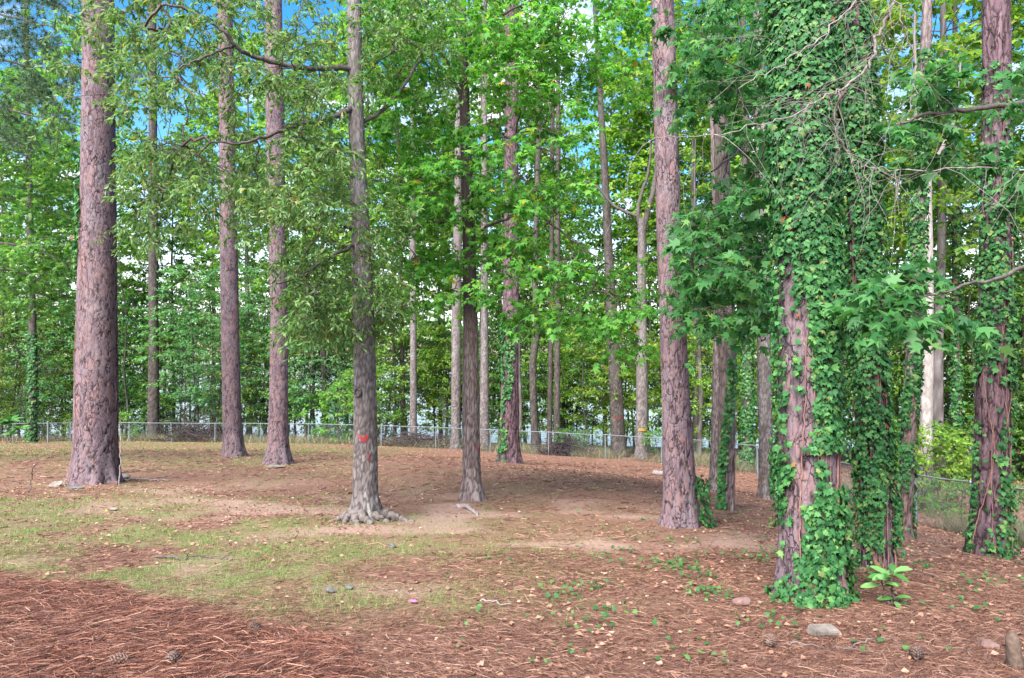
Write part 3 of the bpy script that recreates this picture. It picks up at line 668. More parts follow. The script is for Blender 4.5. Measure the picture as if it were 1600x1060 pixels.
# oak: limbs and hanging foliage of narrow leaves
reseed(21)
r = T4.root
L1 = limb(r, [P(556, 108, 11), P(520, 107, 10.8), P(470, 106, 10.6), (P(410, 92, 10.3)), P(372, 76, 10.0), P(345, 45, 9.8), P(300, 18, 9.6), P(250, 5, 9.4)], 0.05, 0.015, M['limb'])
L2 = limb(r, [P(558, 165, 11), P(520, 183, 10.7), P(470, 195, 10.4), P(420, 212, 10.1), P(380, 223, 9.8), P(330, 222, 9.6)], 0.045, 0.012, M['limb'])
L3 = limb(r, [P(366, 72, 10.0), P(340, 82, 9.8), P(305, 96, 9.6), P(270, 110, 9.5)], 0.022, 0.01, M['limb'])
L4 = limb(r, [P(558, 200, 11), P(600, 170, 11.4), P(640, 120, 11.8), P(668, 70, 12.2)], 0.04, 0.014, M['limb'])
L5 = limb(r, [P(560, 380, 11), P(520, 400, 10.5), P(470, 430, 10.0), P(430, 445, 9.6)], 0.03, 0.01, M['limb'])
stub = limb(r, [P(562, 362, 11), P(549, 358, 10.8), P(541, 353, 10.72)], 0.035, 0.022, M['limb'], name='broken_stub')
starts = np.concatenate([trunk_nodes(T4, P(0, 430, 11)[2]), L1[6::3], L2[6::3], L3[2::3], L4[6::3], L5[6::3]])
def blob(cx, cy_, rx, ry): return lambda px, py: ((px - cx) / rx) ** 2 + ((py - cy_) / ry) ** 2 < rng.uniform(0.5, 1.0, len(px))
cen = in_regions([(40, 90, 330, -50, 190, 9.5, 12.8), (84, 180, 560, -50, 130, 8.6, 12.5), (88, 190, 560, 110, 330, 8.8, 12.5), (120, 360, 640, 190, 440, 9.0, 12.5, blob(500, 310, 140, 130)), (110, 440, 620, 380, 570, 9.5, 12.0, blob(530, 455, 95, 110)),
                  (34, 180, 350, 200, 400, 9, 12, blob(260, 300, 90, 100)), (40, 560, 700, -40, 150, 10, 13.5)])
cen = clear_trunks(cen, [(562, 34, 11.2, .75), (356, 24, 20, .45), (432, 24, 20, .45), (153, 40, 14, .6)])
PL, RD, ax = skeleton(starts, cen, 5, tip=0.0045, zpen=0.3, lift=0.05, jit=0.07)
acc = Acc(); acc.add(*tubes(PL, RD, 3))
leafy(r, cen, ax, 'oak', M['oak'], 0.105, 6, 0.42, 17, droop=0.35, flat=0.5, petiole=0.015, leafdroop=0.35, tilt=0.6, acc=acc, singles=300, twig_r=0.003, spread=0.9)
link('branches', acc.mesh('branches', M['twig'], True, r.location), r)['kind'] = 'stuff'

reseed(25)
for a_, ln, r0 in ((-2.75, .42, .08), (-2.25, .34, .07), (-1.75, .42, .07), (-1.35, .46, .075), (-.75, .36, .07), (-.25, .75, .09)):
    p0, nr0 = surf(T4, np.array([a_]), np.array([T4.g + .16]), -.03); p0 = p0[0]; q_ = []
    for k_ in range(5):
        f_ = k_ / 4; pt = p0 + nr0[0] * ln * f_ + np.array([-nr0[0][1], nr0[0][0], 0]) * .08 * math.sin(f_ * 4 + a_); pt[2] = max(gz1(pt[0], pt[1]) + .02 - .05 * f_, p0[2] * (1 - f_) ** 2 + (gz1(pt[0], pt[1]) - .03) * (1 - (1 - f_) ** 2)); q_.append(pt)
    limb(T4.root, q_, r0, .012, M['root'], name='root', sides=9, parent=T4.trunk)
pk, nk = surf(T4, np.array([-2.0]), np.array([zt(T4, 612)]), .0)
ang_ = np.arange(13) * 2 * np.pi / 12; ex = np.array([-nk[0][1], nk[0][0], 0])
ring_ = pk[0] + .055 * np.cos(ang_)[:, None] * ex + .065 * np.sin(ang_)[:, None] * np.array([0, 0, 1]) + nk[0] * .012
v, q = tubes(ring_[None], np.full((1, 13), .022), 6); link('knot', mesh_np('knot', v - np.array(T4.root.location), q, 4, M['limb'], True), T4.trunk)
# sweetgum in the middle: star leaves in drooping tiers
reseed(31)
r = T5.root
G1 = limb(r, [P(734, 330, 13.5), P(700, 345, 13.1), P(660, 352, 12.7), P(630, 372, 12.3), P(600, 398, 12.0)], 0.035, 0.012, M['limb'])
G2 = limb(r, [P(737, 370, 13.5), P(765, 352, 13.2), P(792, 343, 12.9), P(840, 338, 12.6), P(900, 380, 12.2), P(960, 420, 12.0)], 0.035, 0.01, M['limb'])
G3 = limb(r, [P(722, 160, 13.5), P(690, 80, 13.0), P(655, 70, 12.6), P(630, 110, 12.2)], 0.03, 0.012, M['limb'])
G4 = limb(r, [P(730, 240, 13.5), P(780, 215, 13.0), P(840, 230, 12.5), P(890, 250, 12.0)], 0.03, 0.01, M['limb'])
G5 = limb(r, [P(724, 60, 13.5), P(790, 20, 13.0), P(860, -10, 12.4)], 0.03, 0.01, M['limb'])
starts = np.concatenate([trunk_nodes(T5, P(0, 440, 13.5)[2]), G1[5::3], G2[5::3], G3[5::3], G4[5::3], G5[5::3]])
cen = in_regions([(60, 560, 740, -40, 180, 11.2, 14.5), (86, 600, 980, -40, 160, 11, 14.5), (40, 720, 860, -50, 110, 11.5, 14.5), (46, 840, 1015, -50, 150, 11.5, 14.5), (46, 570, 740, 170, 330, 11.3, 14.5), (56, 650, 900, 160, 330, 11, 14), (58, 590, 760, 300, 480, 11.5, 14, blob(670, 400, 95, 85)),
                  (110, 740, 1010, 300, 560, 11, 13.5, lambda px, py: (py > 300 + (px - 740) * 0.42) & (py < 470 + (px - 740) * 0.35))])
cen = clear_trunks(cen, [(730, 26, 13.6, .7), (800, 16, 20, .4), (1045, 40, 20, .9)])
PL, RD, ax = skeleton(starts, cen, 6, tip=0.0045, zpen=0.3, lift=0.08)
acc = Acc(); acc.add(*tubes(PL, RD, 3))
leafy(r, cen, ax, 'star', M['gum'], 0.135, 5, 0.5, 9, droop=0.35, flat=0.22, petiole=0.05, leafdroop=0.4, tilt=0.5, acc=acc, singles=300, twig_r=0.0035, face=0.35)
link('branches', acc.mesh('branches', M['twig'], True, r.location), r)['kind'] = 'stuff'

# sweetgum right of the tall pine
reseed(41)
r = T8.root
H1 = limb(r, [P(1130, 390, 13), P(1150, 380, 11.5), P(1120, 400, 10), P(1085, 420, 9)], 0.04, 0.012, M['limb'])
H2 = limb(r, [P(1128, 250, 13), P(1160, 230, 11.5), P(1150, 240, 10), P(1110, 270, 8.8)], 0.04, 0.012, M['limb'])
H3 = limb(r, [P(1122, 90, 13), P(1150, 60, 11), P(1160, 50, 9.2)], 0.035, 0.012, M['limb'])
starts = np.concatenate([trunk_nodes(T8, P(0, 470, 13)[2]), H1[5::3], H2[5::3], H3[5::3]])
cen = in_regions([(60, 1060, 1230, -40, 190, 8, 12), (60, 1060, 1220, 180, 350, 8, 12, lambda px, py: px > 1165 - (py - 180) * 0.55), (100, 1050, 1225, 330, 510, 7.6, 11.5, blob(1140, 430, 100, 95))])
PL, RD, ax = skeleton(starts, cen, 7, tip=0.0042, zpen=0.3, lift=0.06)
acc = Acc(); acc.add(*tubes(PL, RD, 3))
leafy(r, cen, ax, 'star', M['gum_dark'], 0.14, 5, 0.42, 8, droop=0.35, flat=0.25, petiole=0.05, leafdroop=0.4, tilt=0.5, acc=acc, singles=300, twig_r=0.0033, face=0.35)
link('branches', acc.mesh('branches', M['twig'], True, r.location), r)['kind'] = 'stuff'

# ================================================================== IVY
def ivy_on(T, label, z0, z1, count, size, cover, seed, singles=0, nst=9, name='ivy', off=(0.015, 0.09), group=None, th_c=-1.57, th_w=2.0, stem_r=0.006):
    """cover(th,z)->probability; th -pi/2 faces the camera"""
    reseed(seed)
    root = thing(name, label, 'ivy', T.base + np.array([0, -0.25, 0]), group)
    k = count * 4
    th = th_c + rng.uniform(-th_w, th_w, k); z = rng.uniform(z0, z1, k)
    kp = rng.uniform(0, 1, k) < cover(th, z); th, z = th[kp][:count], z[kp][:count]
    n = len(th)
    p, nr = surf(T, th, z, 0)
    thick = rng.uniform(off[0], off[1], n) * (0.6 + 0.9 * vnoise(th * 2.5, z * 1.2, seed))
    p = p + nr * thick[:, None]
    side = np.stack([-nr[:, 1], nr[:, 0], 0 * th], -1)
    dirs = np.stack([0 * th, 0 * th, -np.ones(n)], -1) + side * rng.normal(0, 0.65, (n, 1)) + nr * rng.uniform(-0.1, 0.8, (n, 1))
    nm = nr + np.array([0, 0, 0.6]) + rng.normal(0, 0.42, (n, 3))
    sz = size * rng.uniform(0.45, 1.45, n)
    emit_leaves(root, 'ivy', M['ivy'], p - norm(dirs) * sz[:, None] * 0.4, dirs, nm, sz, singles)
    # woody stems creeping up the bark
    a = Acc(); m_ = 40
    for i in range(nst):
        zz = np.linspace(T.g - 0.03, rng.uniform(z0 + 0.4 * (z1 - z0), z1), m_)
        t0 = th_c + rng.uniform(-1.2, 1.2) + 0.35 * (vnoise(zz * 0.8 + i * 7, zz * 0 + i, seed) - 0.5) * 3 + rng.normal(0, 0.02, m_)
        pp, _ = surf(T, t0, zz, 0.012)
        v, q = tubes(pp[None], np.linspace(1, 0.45, m_)[None] * stem_r * rng.uniform(0.6, 1.4), 5); a.add(v, q)
    link('stem', a.mesh('stem', M['vine'], True, root.location), root)
    return root
def cover10(th, z):
    py = 530 - (z - CZ) * F / 6.3; px = np.cos(th)          # -1 left ... +1 right
    n = fbm(th * 2.6 + 3, z * 2.2, 51, 3)
    c = np.where(py < 400, 0.97 - 0.5 * (n < 0.30), 0)
    mid = (py >= 400) & (py < 700)
    c = np.where(mid, np.where(px > -0.45 + 1.1 * (n - 0.5) + 0.2 * (py > 600), 0.95, np.where(px < -0.9, 0.2, 0.02)), c)
    low = (py >= 700)
    c = np.where(low, 0.8 * sstep(0.50, 0.545, n + 0.07 * (py > 900) + 0.05 * (np.abs(px) > 0.6)), c)
    strip = mid & (px > 0.25) & (py > 540) & (n > 0.56); c = np.where(strip, 0.25, c)
    return c
ivy_on(T10, 'dense ivy sheet climbing the nearest big pine', T10.g, zt(T10, -60), 12500, 0.058, cover10, 52, singles=300, nst=9, off=(0.008, 0.075), th_w=2.0, stem_r=0.0075)
def cover11(th, z):
    n = fbm(th * 2.5, z * 2.0, 61, 3); py = 530 - (z - CZ) * F / 7.6
    return np.where(n > 0.42, 0.95, 0.12) * np.where(py > 850, 0.3, 1)
ivy_on(T11, 'thick dark ivy coat on the trunk behind the big pine', T11.g, zt(T11, -60), 8600, 0.053, cover11, 62, singles=300, nst=12, off=(0.008, 0.075), th_w=2.1)
def coverN(s, thr, lo=0.03, base=0.0): return lambda th, z: np.where(fbm(th * 2.2 + s, z * 1.8 + s, s, 3) + base * (z < -1.0) > thr, 0.95, lo)
ivy_on(T12, 'ivy on the slim leaning trunk by the fence', T12.g, zt(T12, 80), 2400, 0.075, coverN(71, 0.42), 72, nst=5, off=(0.008, 0.06))
ivy_on(T13, 'ivy patches on the purplish pine by the sloping fence', T13.g, zt(T13, 100), 2500, 0.072, lambda th, z: np.where((fbm(th * 2.4 + 1, z * 1.3, 81, 3) > np.where((530 - (z - CZ) * 110) < 600, 0.48, 0.60)), 0.95, 0.03) * np.where(530 - (z - CZ) * 110 < 230, 0.25, 1), 82, singles=150, nst=6, off=(0.008, 0.07))
ivy_on(T8, 'narrow ivy ribbon on the brown sweetgum', T8.g, zt(T8, 560), 620, 0.075, lambda th, z: np.where(np.abs(th + 1.9 - 0.5 * np.sin(z * 1.3)) < 0.42, 0.95, 0.0), 92, nst=3)
ivy_on(T9, 'few ivy sprigs low on the smooth grey trunk', T9.g, zt(T9, 700), 260, 0.08, lambda th, z: np.where(th > -1.6, 0.9, 0.0), 94, nst=2)
ivy_on(T6, 'ivy strip up the left side of the mid yard pine', T6.g, zt(T6, 490), 900, 0.10, lambda th, z: np.where((np.abs(th + 1.9 - 0.35 * np.sin(z * 0.9)) < 0.5) | ((z > 0.2) & (th < -1.3)), 0.95, 0.0) * (fbm(th * 3, z * 2.5, 97, 3) > .45), 96, nst=3)
ivy_on(T7, 'small ivy tuft at the foot of the tall brown pine', T7.g, zt(T7, 745), 190, 0.085, lambda th, z: np.where(th > -0.95, 0.9, 0), 98, nst=2, off=(0.02, 0.2))
ivy_on(T1, 'pale creeper sprigs on the left side of the thick pine', zt(T1, 420), zt(T1, 245), 210, 0.11, lambda th, z: np.where(th < -2.35 + 0.3 * np.sin(z * 2), 0.9, 0), 99, nst=1, name='creeper')

# ================================================================== near right sweetgum spray, left edge trees, dead branch
reseed(101)
r = thing('sweetgum_tree', 'sweetgum with large dark star leaves reaching in at upper right', 'tree', (P(1720, 900, 7.4)[0], 7.4, gz1(P(1720, 900, 7.4)[0], 7.4)))
K = limb(r, [np.array(r.location), P(1725, 400, 7.4), P(1730, 0, 7.4), P(1735, -200, 7.4)], 0.14, 0.09, M['gum_bark'], name='trunk', sides=16)
K1 = limb(r, [P(1728, 120, 7.4), P(1640, 150, 7.2), P(1540, 170, 7.0), P(1450, 180, 6.9), P(1400, 200, 6.9)], 0.04, 0.01, M['limb'])
K2 = limb(r, [P(1726, 330, 7.4), P(1640, 400, 6.8), P(1540, 440, 6.2), P(1440, 465, 5.9)], 0.03, 0.007, M['limb'])
cen = in_regions([(52, 1385, 1560, 70, 300, 6.4, 8, blob(1465, 190, 85, 110)), (14, 1360, 1490, 440, 500, 5.6, 6.2), (24, 1560, 1700, 60, 330, 6.5, 8)])
cen = clear_trunks(cen, [(1556, 38, 10, .85)])
PL, RD, ax = skeleton(np.concatenate([K1[5::2], K2[5::2]]), cen, 8, tip=0.003, zpen=0.3, lift=0.05)
acc = Acc(); acc.add(*tubes(PL, RD, 3))
leafy(r, cen, ax, 'star', M['gum_dark'], 0.145, 4, 0.32, 7, droop=0.3, flat=0.22, petiole=0.05, leafdroop=0.4, tilt=0.45, acc=acc, singles=200, twig_r=0.0028, face=0.4)
link('branches', acc.mesh('branches', M['twig'], True, r.location), r)['kind'] = 'stuff'

# dead bare branch hanging in front of the ivy
reseed(111)
r = thing('dead_branch', 'bare dead branch with tangled pale twigs hanging before the ivy', 'branch', P(1400, 0, 5.6))
mp_ = [(1402, -40), (1392, 15), (1370, 60), (1362, 95), (1345, 115), (1318, 140), (1306, 180), (1312, 215), (1330, 245), (1352, 262), (1400, 265), (1460, 266), (1550, 262), (1600, 268)]
ds = np.linspace(5.4, 5.9, len(mp_)) + 0.05 * np.sin(np.arange(len(mp_)))
MB = limb(r, [P(a_, b_, d_) for (a_, b_), d_ in zip(mp_, ds)], 0.013, 0.004, M['dead_twig'], name='main_stem', sides=6)
B2 = limb(r, [P(1318, 140, 5.65), P(1285, 152, 5.6), P(1240, 178, 5.5), P(1180, 196, 5.4), P(1100, 212, 5.3), P(1020, 215, 5.25)], 0.008, 0.003, M['dead_twig'], name='side_stem', sides=5)
B3 = limb(r, [P(1345, -30, 5.4), P(1335, 5, 5.4), P(1280, 60, 5.3), P(1220, 100, 5.25), P(1150, 135, 5.2)], 0.007, 0.003, M['dead_twig'], name='side_stem', sides=5)
B4 = limb(r, [P(1395, -20, 5.3), P(1412, 40, 5.3), P(1430, 105, 5.35), P(1425, 150, 5.4), P(1410, 190, 5.4)], 0.006, 0.002, M['dead_twig'], name='side_stem', sides=5)
nodes = np.concatenate([MB, B2, B3, B4]); k = 160
src = nodes[rng.integers(0, len(nodes), k)]
L = rng.uniform(0.15, 0.75, k); d = norm(rng.normal(0, 1, (k, 3)) * np.array([1, 0.5, 0.8]) + np.array([-0.25, 0, -0.45]))
tt = np.linspace(0, 1, 7)
PLt = src[:, None] + d[:, None] * (L[:, None] * tt)[..., None]
PLt += np.cumsum(rng.normal(0, 0.03, (k, 7, 3)), 1) * L[:, None, None] * (tt > 0)[None, :, None]; PLt[:, :, 2] -= 0.25 * L[:, None] * tt ** 2
acc = Acc(); acc.add(*tubes(PLt, np.linspace(1, 0.4, 7)[None] * rng.uniform(0.0011, 0.0026, (k, 1)), 4))
src2 = PLt[rng.integers(0, k, 90), rng.integers(2, 6, 90)]; L = rng.uniform(0.1, 0.35, 90); d = norm(rng.normal(0, 1, (90, 3)) * np.array([1, .5, .8]) + np.array([0, 0, -0.3]))
tt = np.linspace(0, 1, 5); PL2 = src2[:, None] + d[:, None] * (L[:, None] * tt)[..., None]; PL2[:, 1:] += np.cumsum(rng.normal(0, 0.03, (90, 4, 3)), 1) * L[:, None, None]
acc.add(*tubes(PL2, np.full((90, 5), 0.0013), 3))
o_ = link('twigs', acc.mesh('twigs', M['dead_twig'], True, r.location), r); o_['kind'] = 'stuff'

# left edge: pine boughs with long needles and a maple below them
def needle_tufts(centers, axes, n_tuft, nn, ln, w=0.006):
    C = np.repeat(centers, n_tuft, 0); C = C + rng.normal(0, 0.22, C.shape) * np.array([1, 1, .5]); A = norm(np.repeat(axes, n_tuft, 0) + rng.normal(0, .45, C.shape))
    P0 = np.repeat(C, nn, 0); D = norm(np.repeat(A, nn, 0) * 0.55 + rng.normal(0, .6, P0.shape)); Ls = ln * rng.uniform(.7, 1.1, len(P0))
    tip = P0 + D * Ls[:, None]; tip[:, 2] -= 0.12 * Ls
    s = norm(np.cross(D, rng.normal(0, 1, D.shape))) * w
    v = np.stack([P0 - s, P0 + s, tip], 1).reshape(-1, 3)
    return v, np.arange(len(v)).reshape(-1, 3)
reseed(121)
x0 = P(-110, 720, 19)[0]; g0 = gz1(x0, 19)
r = thing('pine_tree', 'pine with long needled boughs reaching in at upper left', 'tree', (x0, 19, g0))
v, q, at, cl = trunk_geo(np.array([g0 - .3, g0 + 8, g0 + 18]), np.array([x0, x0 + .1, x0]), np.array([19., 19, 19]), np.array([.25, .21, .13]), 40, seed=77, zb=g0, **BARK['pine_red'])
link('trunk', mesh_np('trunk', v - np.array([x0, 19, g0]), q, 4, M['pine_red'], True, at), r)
st = [(limb(r, [P(-110, a_, 19), P(-50, a_ - 10, 18.5), P(20, a_ + 8, 18), P(b_, a_ + 25, 17.6)], 0.05, 0.015, M['limb']))[6::3] for a_, b_ in ((20, 90), (90, 110), (165, 90), (215, 60), (-40, 100))]
cen = in_regions([(90, -20, 130, -30, 150, 16.8, 19), (60, -20, 120, 110, 250, 16.8, 19, blob(40, 180, 90, 70))])
PL, RD, ax = skeleton(np.concatenate(st), cen, 9, tip=0.005)
acc = Acc(); acc.add(*tubes(PL, RD, 3)); link('branches', acc.mesh('branches', M['twig'], True, r.location), r)['kind'] = 'stuff'
v, f_ = needle_tufts(cen, ax, 5, 44, 0.19)
link('needles', mesh_np('needles', v - np.array(r.location), f_, 3, M['needle']), r)['kind'] = 'stuff'
reseed(131)
x0 = P(-60, 720, 21)[0]; g0 = gz1(x0, 21)
r = thing('maple_tree', 'maple with dark layered leaves below the pine boughs at upper left', 'tree', (x0, 21, g0))
Km = limb(r, [np.array([x0, 21, g0 - .2]), P(-55, 400, 21), P(-50, 150, 21), P(-45, 50, 21)], .16, .07, M['dark_bark'], name='trunk', sides=14)
st = [limb(r, [P(-52, a_, 21), P(0, a_ - 20, 20.5), P(b_ * .6, a_ - 5, 20), P(b_, a_ + 15, 19.6)], 0.045, 0.012, M['limb'])[6::3] for a_, b_ in ((250, 70), (330, 110), (400, 110), (440, 90))]
cen = in_regions([(50, -30, 60, 100, 240, 18.8, 21.5), (130, -30, 125, 220, 430, 18.8, 21.5), (40, -30, 110, 400, 480, 19, 21.5)])
PL, RD, ax = skeleton(np.concatenate(st + [Km[9:]]), cen, 10, tip=0.005)
acc = Acc(); acc.add(*tubes(PL, RD, 3))
leafy(r, cen, ax, 'star', M['mid'], 0.14, 5, 0.55, 8, droop=0.25, flat=0.15, tilt=0.35, acc=acc, twig_r=0.004)
link('branches', acc.mesh('branches', M['twig'], True, r.location), r)['kind'] = 'stuff'

# ================================================================== TREE BELT BEYOND THE FENCE
def proto_tree(name, H, crown0, spread, ncl, ntw, nleaf, lsize, mat, seed, bark='dark_bark', tr=0.14, flatk=0.2, tl=0.9, tpl='quad', shape='oval', bend=0.5, sides=12):
    """one tree of the belt in local coordinates"""
    reseed(seed)
    root = thing(name, 'x', 'tree', (0, 0, 0))
    kk = np.linspace(0, 1, 7); cxp = np.cumsum(rng.normal(0, bend * 0.12, 7)) * (kk > 0); cyp = np.cumsum(rng.normal(0, bend * 0.12, 7)) * (kk > 0)
    zs = kk * H * 0.93; zs[0] = -0.4
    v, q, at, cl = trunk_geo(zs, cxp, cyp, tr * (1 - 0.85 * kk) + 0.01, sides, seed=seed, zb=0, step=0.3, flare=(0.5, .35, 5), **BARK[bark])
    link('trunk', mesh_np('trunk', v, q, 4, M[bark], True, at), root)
    z = np.arange(H * crown0, H * .92, .35); tn = np.stack([np.interp(z, zs, cxp), np.interp(z, zs, cyp), z], -1)
    ncl = int(ncl * 1.02); u = rng.uniform(0, 1, ncl) ** 0.85; zc = H * (crown0 * 0.85 + u * (1 - crown0 * 0.85)); rel = np.clip((zc / H - crown0 * .85) / (1 - crown0 * .85), 0, 1)
    if shape == 'oval': rr = spread * np.sqrt(np.clip(np.sin(np.pi * (0.12 + 0.86 * rel)), 0.05, 1))
    elif shape == 'cone': rr = spread * (1.02 - rel)
    else: rr = spread * (0.45 + 0.55 * np.sin(np.pi * np.clip(rel, 0.05, 0.97)))
    tha = rng.uniform(0, 6.283, ncl); rad_ = rr * np.sqrt(rng.uniform(0.06, 1, ncl))
    kp = vnoise(np.cos(tha) * 2.2 + seed, zc * .75 + np.sin(tha) * 1.6, seed) > .40
    tha, rad_, zc, rel = tha[kp], rad_[kp], zc[kp], rel[kp]
    cen = np.stack([rad_ * np.cos(tha) + np.interp(zc, zs, cxp), rad_ * np.sin(tha) + np.interp(zc, zs, cyp), zc], -1)
    PL, RD, ax = skeleton(tn, cen, seed, seg=4, lift=0.04, zpen=0.9, tip=0.009, expo=0.40)
    a = Acc(); a.add(*tubes(PL, RD, 3)); link('branches', a.mesh('branches', M['limb'], True), root)['kind'] = 'stuff'
    if tpl == 'needle':
        vv, ff = needle_tufts(cen, ax, 3, 26, 0.24, 0.011); link('crown', mesh_np('crown', vv, ff, 3, mat), root)['kind'] = 'stuff'
    else:
        leafy(root, cen, ax, tpl, mat, lsize, ntw, tl, nleaf, droop=0.15, flat=flatk, petiole=0.04, leafdroop=0.2, tilt=0.4).name = 'crown'
    return root
PR = {}
PR['tallA'] = proto_tree('hardwood_tree', 24, .36, 3.7, 330, 4, 10, .27, M['bright'], 201, 'grey_bark', .17)
PR['tallB'] = proto_tree('hardwood_tree', 25, .40, 3.4, 310, 4, 10, .26, M['mid'], 202, 'dark_bark', .16)
PR['tallC'] = proto_tree('hardwood_tree', 22, .30, 3.9, 350, 4, 10, .26, M['bright'], 203, 'dark_bark', .14)
PR['tallD'] = proto_tree('hardwood_tree', 26, .38, 4.2, 350, 4, 10, .28, M['mid'], 204, 'grey_bark', .19)
PR['underA'] = proto_tree('understory_tree', 8.5, .15, 2.8, 220, 4, 9, .18, M['mid'], 205, 'dark_bark', .055, .10, .8, shape='under', bend=.8, sides=8)
PR['underB'] = proto_tree('understory_tree', 7.0, .20, 2.6, 165, 4, 9, .17, M['bright'], 206, 'dark_bark', .045, .10, .75, shape='under', bend=.9, sides=8)
PR['underC'] = proto_tree('understory_tree', 10.5, .25, 3.0, 200, 4, 9, .19, M['deep'], 207, 'dark_bark', .07, .12, .8, shape='under', bend=.7, sides=8)
PR['shrub'] = proto_tree('shrub', 2.0, .08, 1.1, 50, 4, 8, .13, M['mid'], 208, 'dark_bark', .02, .4, .4, shape='under', sides=6)
PR['shrubY'] = proto_tree('shrub', 2.4, .08, 1.2, 56, 4, 8, .15, M['bright'], 209, 'dark_bark', .02, .35, .4, shape='under', sides=6)
PR['shrubD'] = proto_tree('shrub', 1.7, .05, 1.3, 60, 4, 8, .13, M['deep'], 211, 'dark_bark', .02, .4, .4, shape='under', sides=6)
PR['stem'] = proto_tree('sapling', 12, .45, 1.6, 70, 4, 9, .18, M['mid'], 212, 'dark_bark', .062, .12, .7, bend=1.1, sides=8)
PR['stemB'] = proto_tree('sapling', 14, .5, 1.8, 80, 4, 9, .18, M['bright'], 213, 'grey_bark', .09, .12, .7, bend=.8, sides=8)
PR['pineS'] = proto_tree('pine_sapling', 7.5, .25, 2.0, 130, 3, 8, .2, M['needle'], 210, 'dark_bark', .05, tpl='needle', shape='cone', sides=8)
USED = {k: False for k in PR}
def place(kind, px, d, s=1.0, label=None, group=None, rz=None, sz=None, dx=0.0):
    o_ = PR[kind]
    if USED[kind]: o_ = copy_tree(PR[kind])
    USED[kind] = True
    x = (px - 800) * d / F + dx
    o_.location = (x, d, gz1(x, d) - 0.03); o_.rotation_euler = (0, 0, rng.uniform(0, 6.28) if rz is None else rz)
    o_.scale = (s, s, s * (sz or 1))
    if label: o_['label'] = label
    if group: o_['group'] = group
    o_['category'] = 'shrub' if 'shrub' in kind else 'tree'
    BELT.append((kind, px, d, o_))
    return o_
reseed(301)
LB = {'tallA': 'tall slender yellow green hardwood in the belt behind the fence', 'tallB': 'tall green hardwood with dark trunk in the belt behind the fence', 'tallC': 'leafy yellow green dark trunked hardwood in the belt behind the fence',
      'tallD': 'broad grey trunked green hardwood in the belt behind the fence', 'underA': 'small layered green tree in the undergrowth behind the fence', 'underB': 'small layered yellow green tree in the undergrowth behind the fence',
      'underC': 'deep green understory tree in the shade behind the fence', 'shrub': 'low green shrub along the foot of the back fence', 'shrubY': 'yellow green shrub beyond the fence', 'pineS': 'young pine', 'shrubD': 'dark shrub', 'stem': 'sapling', 'stemB': 'sapling'}
GR = {'tallA': 'slender yellow green belt trees', 'tallB': 'dark trunked green belt trees', 'tallC': 'leafy yellow green belt trees', 'tallD': 'broad grey trunked belt trees', 'underA': 'green undergrowth trees', 'underB': 'yellow green undergrowth trees',
      'underC': 'deep green understory trees', 'shrub': 'low green fence shrubs', 'shrubY': 'yellow green shrubs', 'pineS': 'young pines', 'shrubD': 'dark shrubs', 'stem': 'dark stemmed saplings', 'stemB': 'grey stemmed saplings'}
LM = [(-40, 'left of the maple at the picture edge'), (50, 'near the ivied trunk in the left fence corner'), (150, 'behind the thick plated pine'), (240, 'around the dark pine behind the fence'), (300, 'by the grey branch pile'), (360, 'behind the second lawn pine'), (435, 'behind the grey pink pine'), (500, 'left of the heart marked oak'), (571, 'behind the heart marked oak'),
      (646, 'by the straight pale grey trunk'), (737, 'behind the slim sweetgum'), (797, 'behind the ivied mid yard pine'), (866, 'by the two close thin trunks'), (930, 'left of the red marked trunk'), (1002, 'by the yellow banded trunk'), (1060, 'behind the tall brown pine'), (1135, 'behind the ivy ribboned sweetgum'), (1197, 'behind the smooth grey trunk'), (1265, 'behind the nearest ivy pine'), (1350, 'behind the ivy wrapped trunk'),
      (1430, 'behind the slim leaning trunk'), (1496, 'by the far ivied stem'), (1553, 'behind the purplish pine'), (1640, 'at the far right edge')]
PH = {'tallA': 'slender yellow green hardwood', 'tallB': 'tall dark trunked green hardwood', 'tallC': 'leafy yellow green dark trunked hardwood', 'tallD': 'broad grey trunked green hardwood', 'underA': 'small layered green tree', 'underB': 'small layered yellow green tree',
      'underC': 'deep green understory tree', 'shrub': 'low green shrub', 'shrubY': 'yellow green shrub', 'pineS': 'young bluish needled pine', 'shrubD': 'dark green spreading shrub', 'stem': 'thin dark stemmed sapling', 'stemB': 'thin grey stemmed young tree'}
BELT = []
def label_belt():
    by = {}
    for k, px, d, o_ in BELT:
        j = int(np.argmin([abs(px - a_) for a_, _ in LM])); by.setdefault((k, j), []).append((d, px, o_))
    W_ = {2: ['nearer', 'farther'], 3: ['nearest', 'middle', 'farthest'], 4: ['nearest', 'second nearest', 'third nearest', 'farthest', 'fifth nearest', 'sixth nearest', 'seventh nearest', 'eighth nearest']}
    for (k, j), L_ in by.items():
        L_.sort(key=lambda q_: q_[0])
        for i, (d, px, o_) in enumerate(L_):
            o_['label'] = ((W_.get(len(L_), W_[4])[min(i, 7)] + ' ') if len(L_) > 1 else '') + PH[k] + ' ' + LM[j][1]
def fence_d(px):
    a_ = np.array(FENCE); return float(np.interp(px, a_[:, 0], a_[:, 2]))
def row(kinds, x0, x1, step, dd0, dd1, s0=.85, s1=1.15, jit=.4):
    x = x0
    while x < x1:
        k = kinds[int(rng.integers(0, len(kinds)))]
        px = x + rng.uniform(-jit, jit) * step
        place(k, px, max(fence_d(px) + rng.uniform(dd0, dd1), 26), rng.uniform(s0, s1), LB[k], GR[k])
        x += step
row(['tallB', 'tallD', 'tallA', 'tallA'], -80, 560, 68, 4, 18, .9, 1.25)
row(['tallA', 'tallC', 'tallD', 'tallA'], 580, 1120, 52, 5, 18, .95, 1.3)
row(['tallA', 'tallC', 'tallA', 'tallD'], 1150, 1700, 74, 9, 24, .9, 1.2)
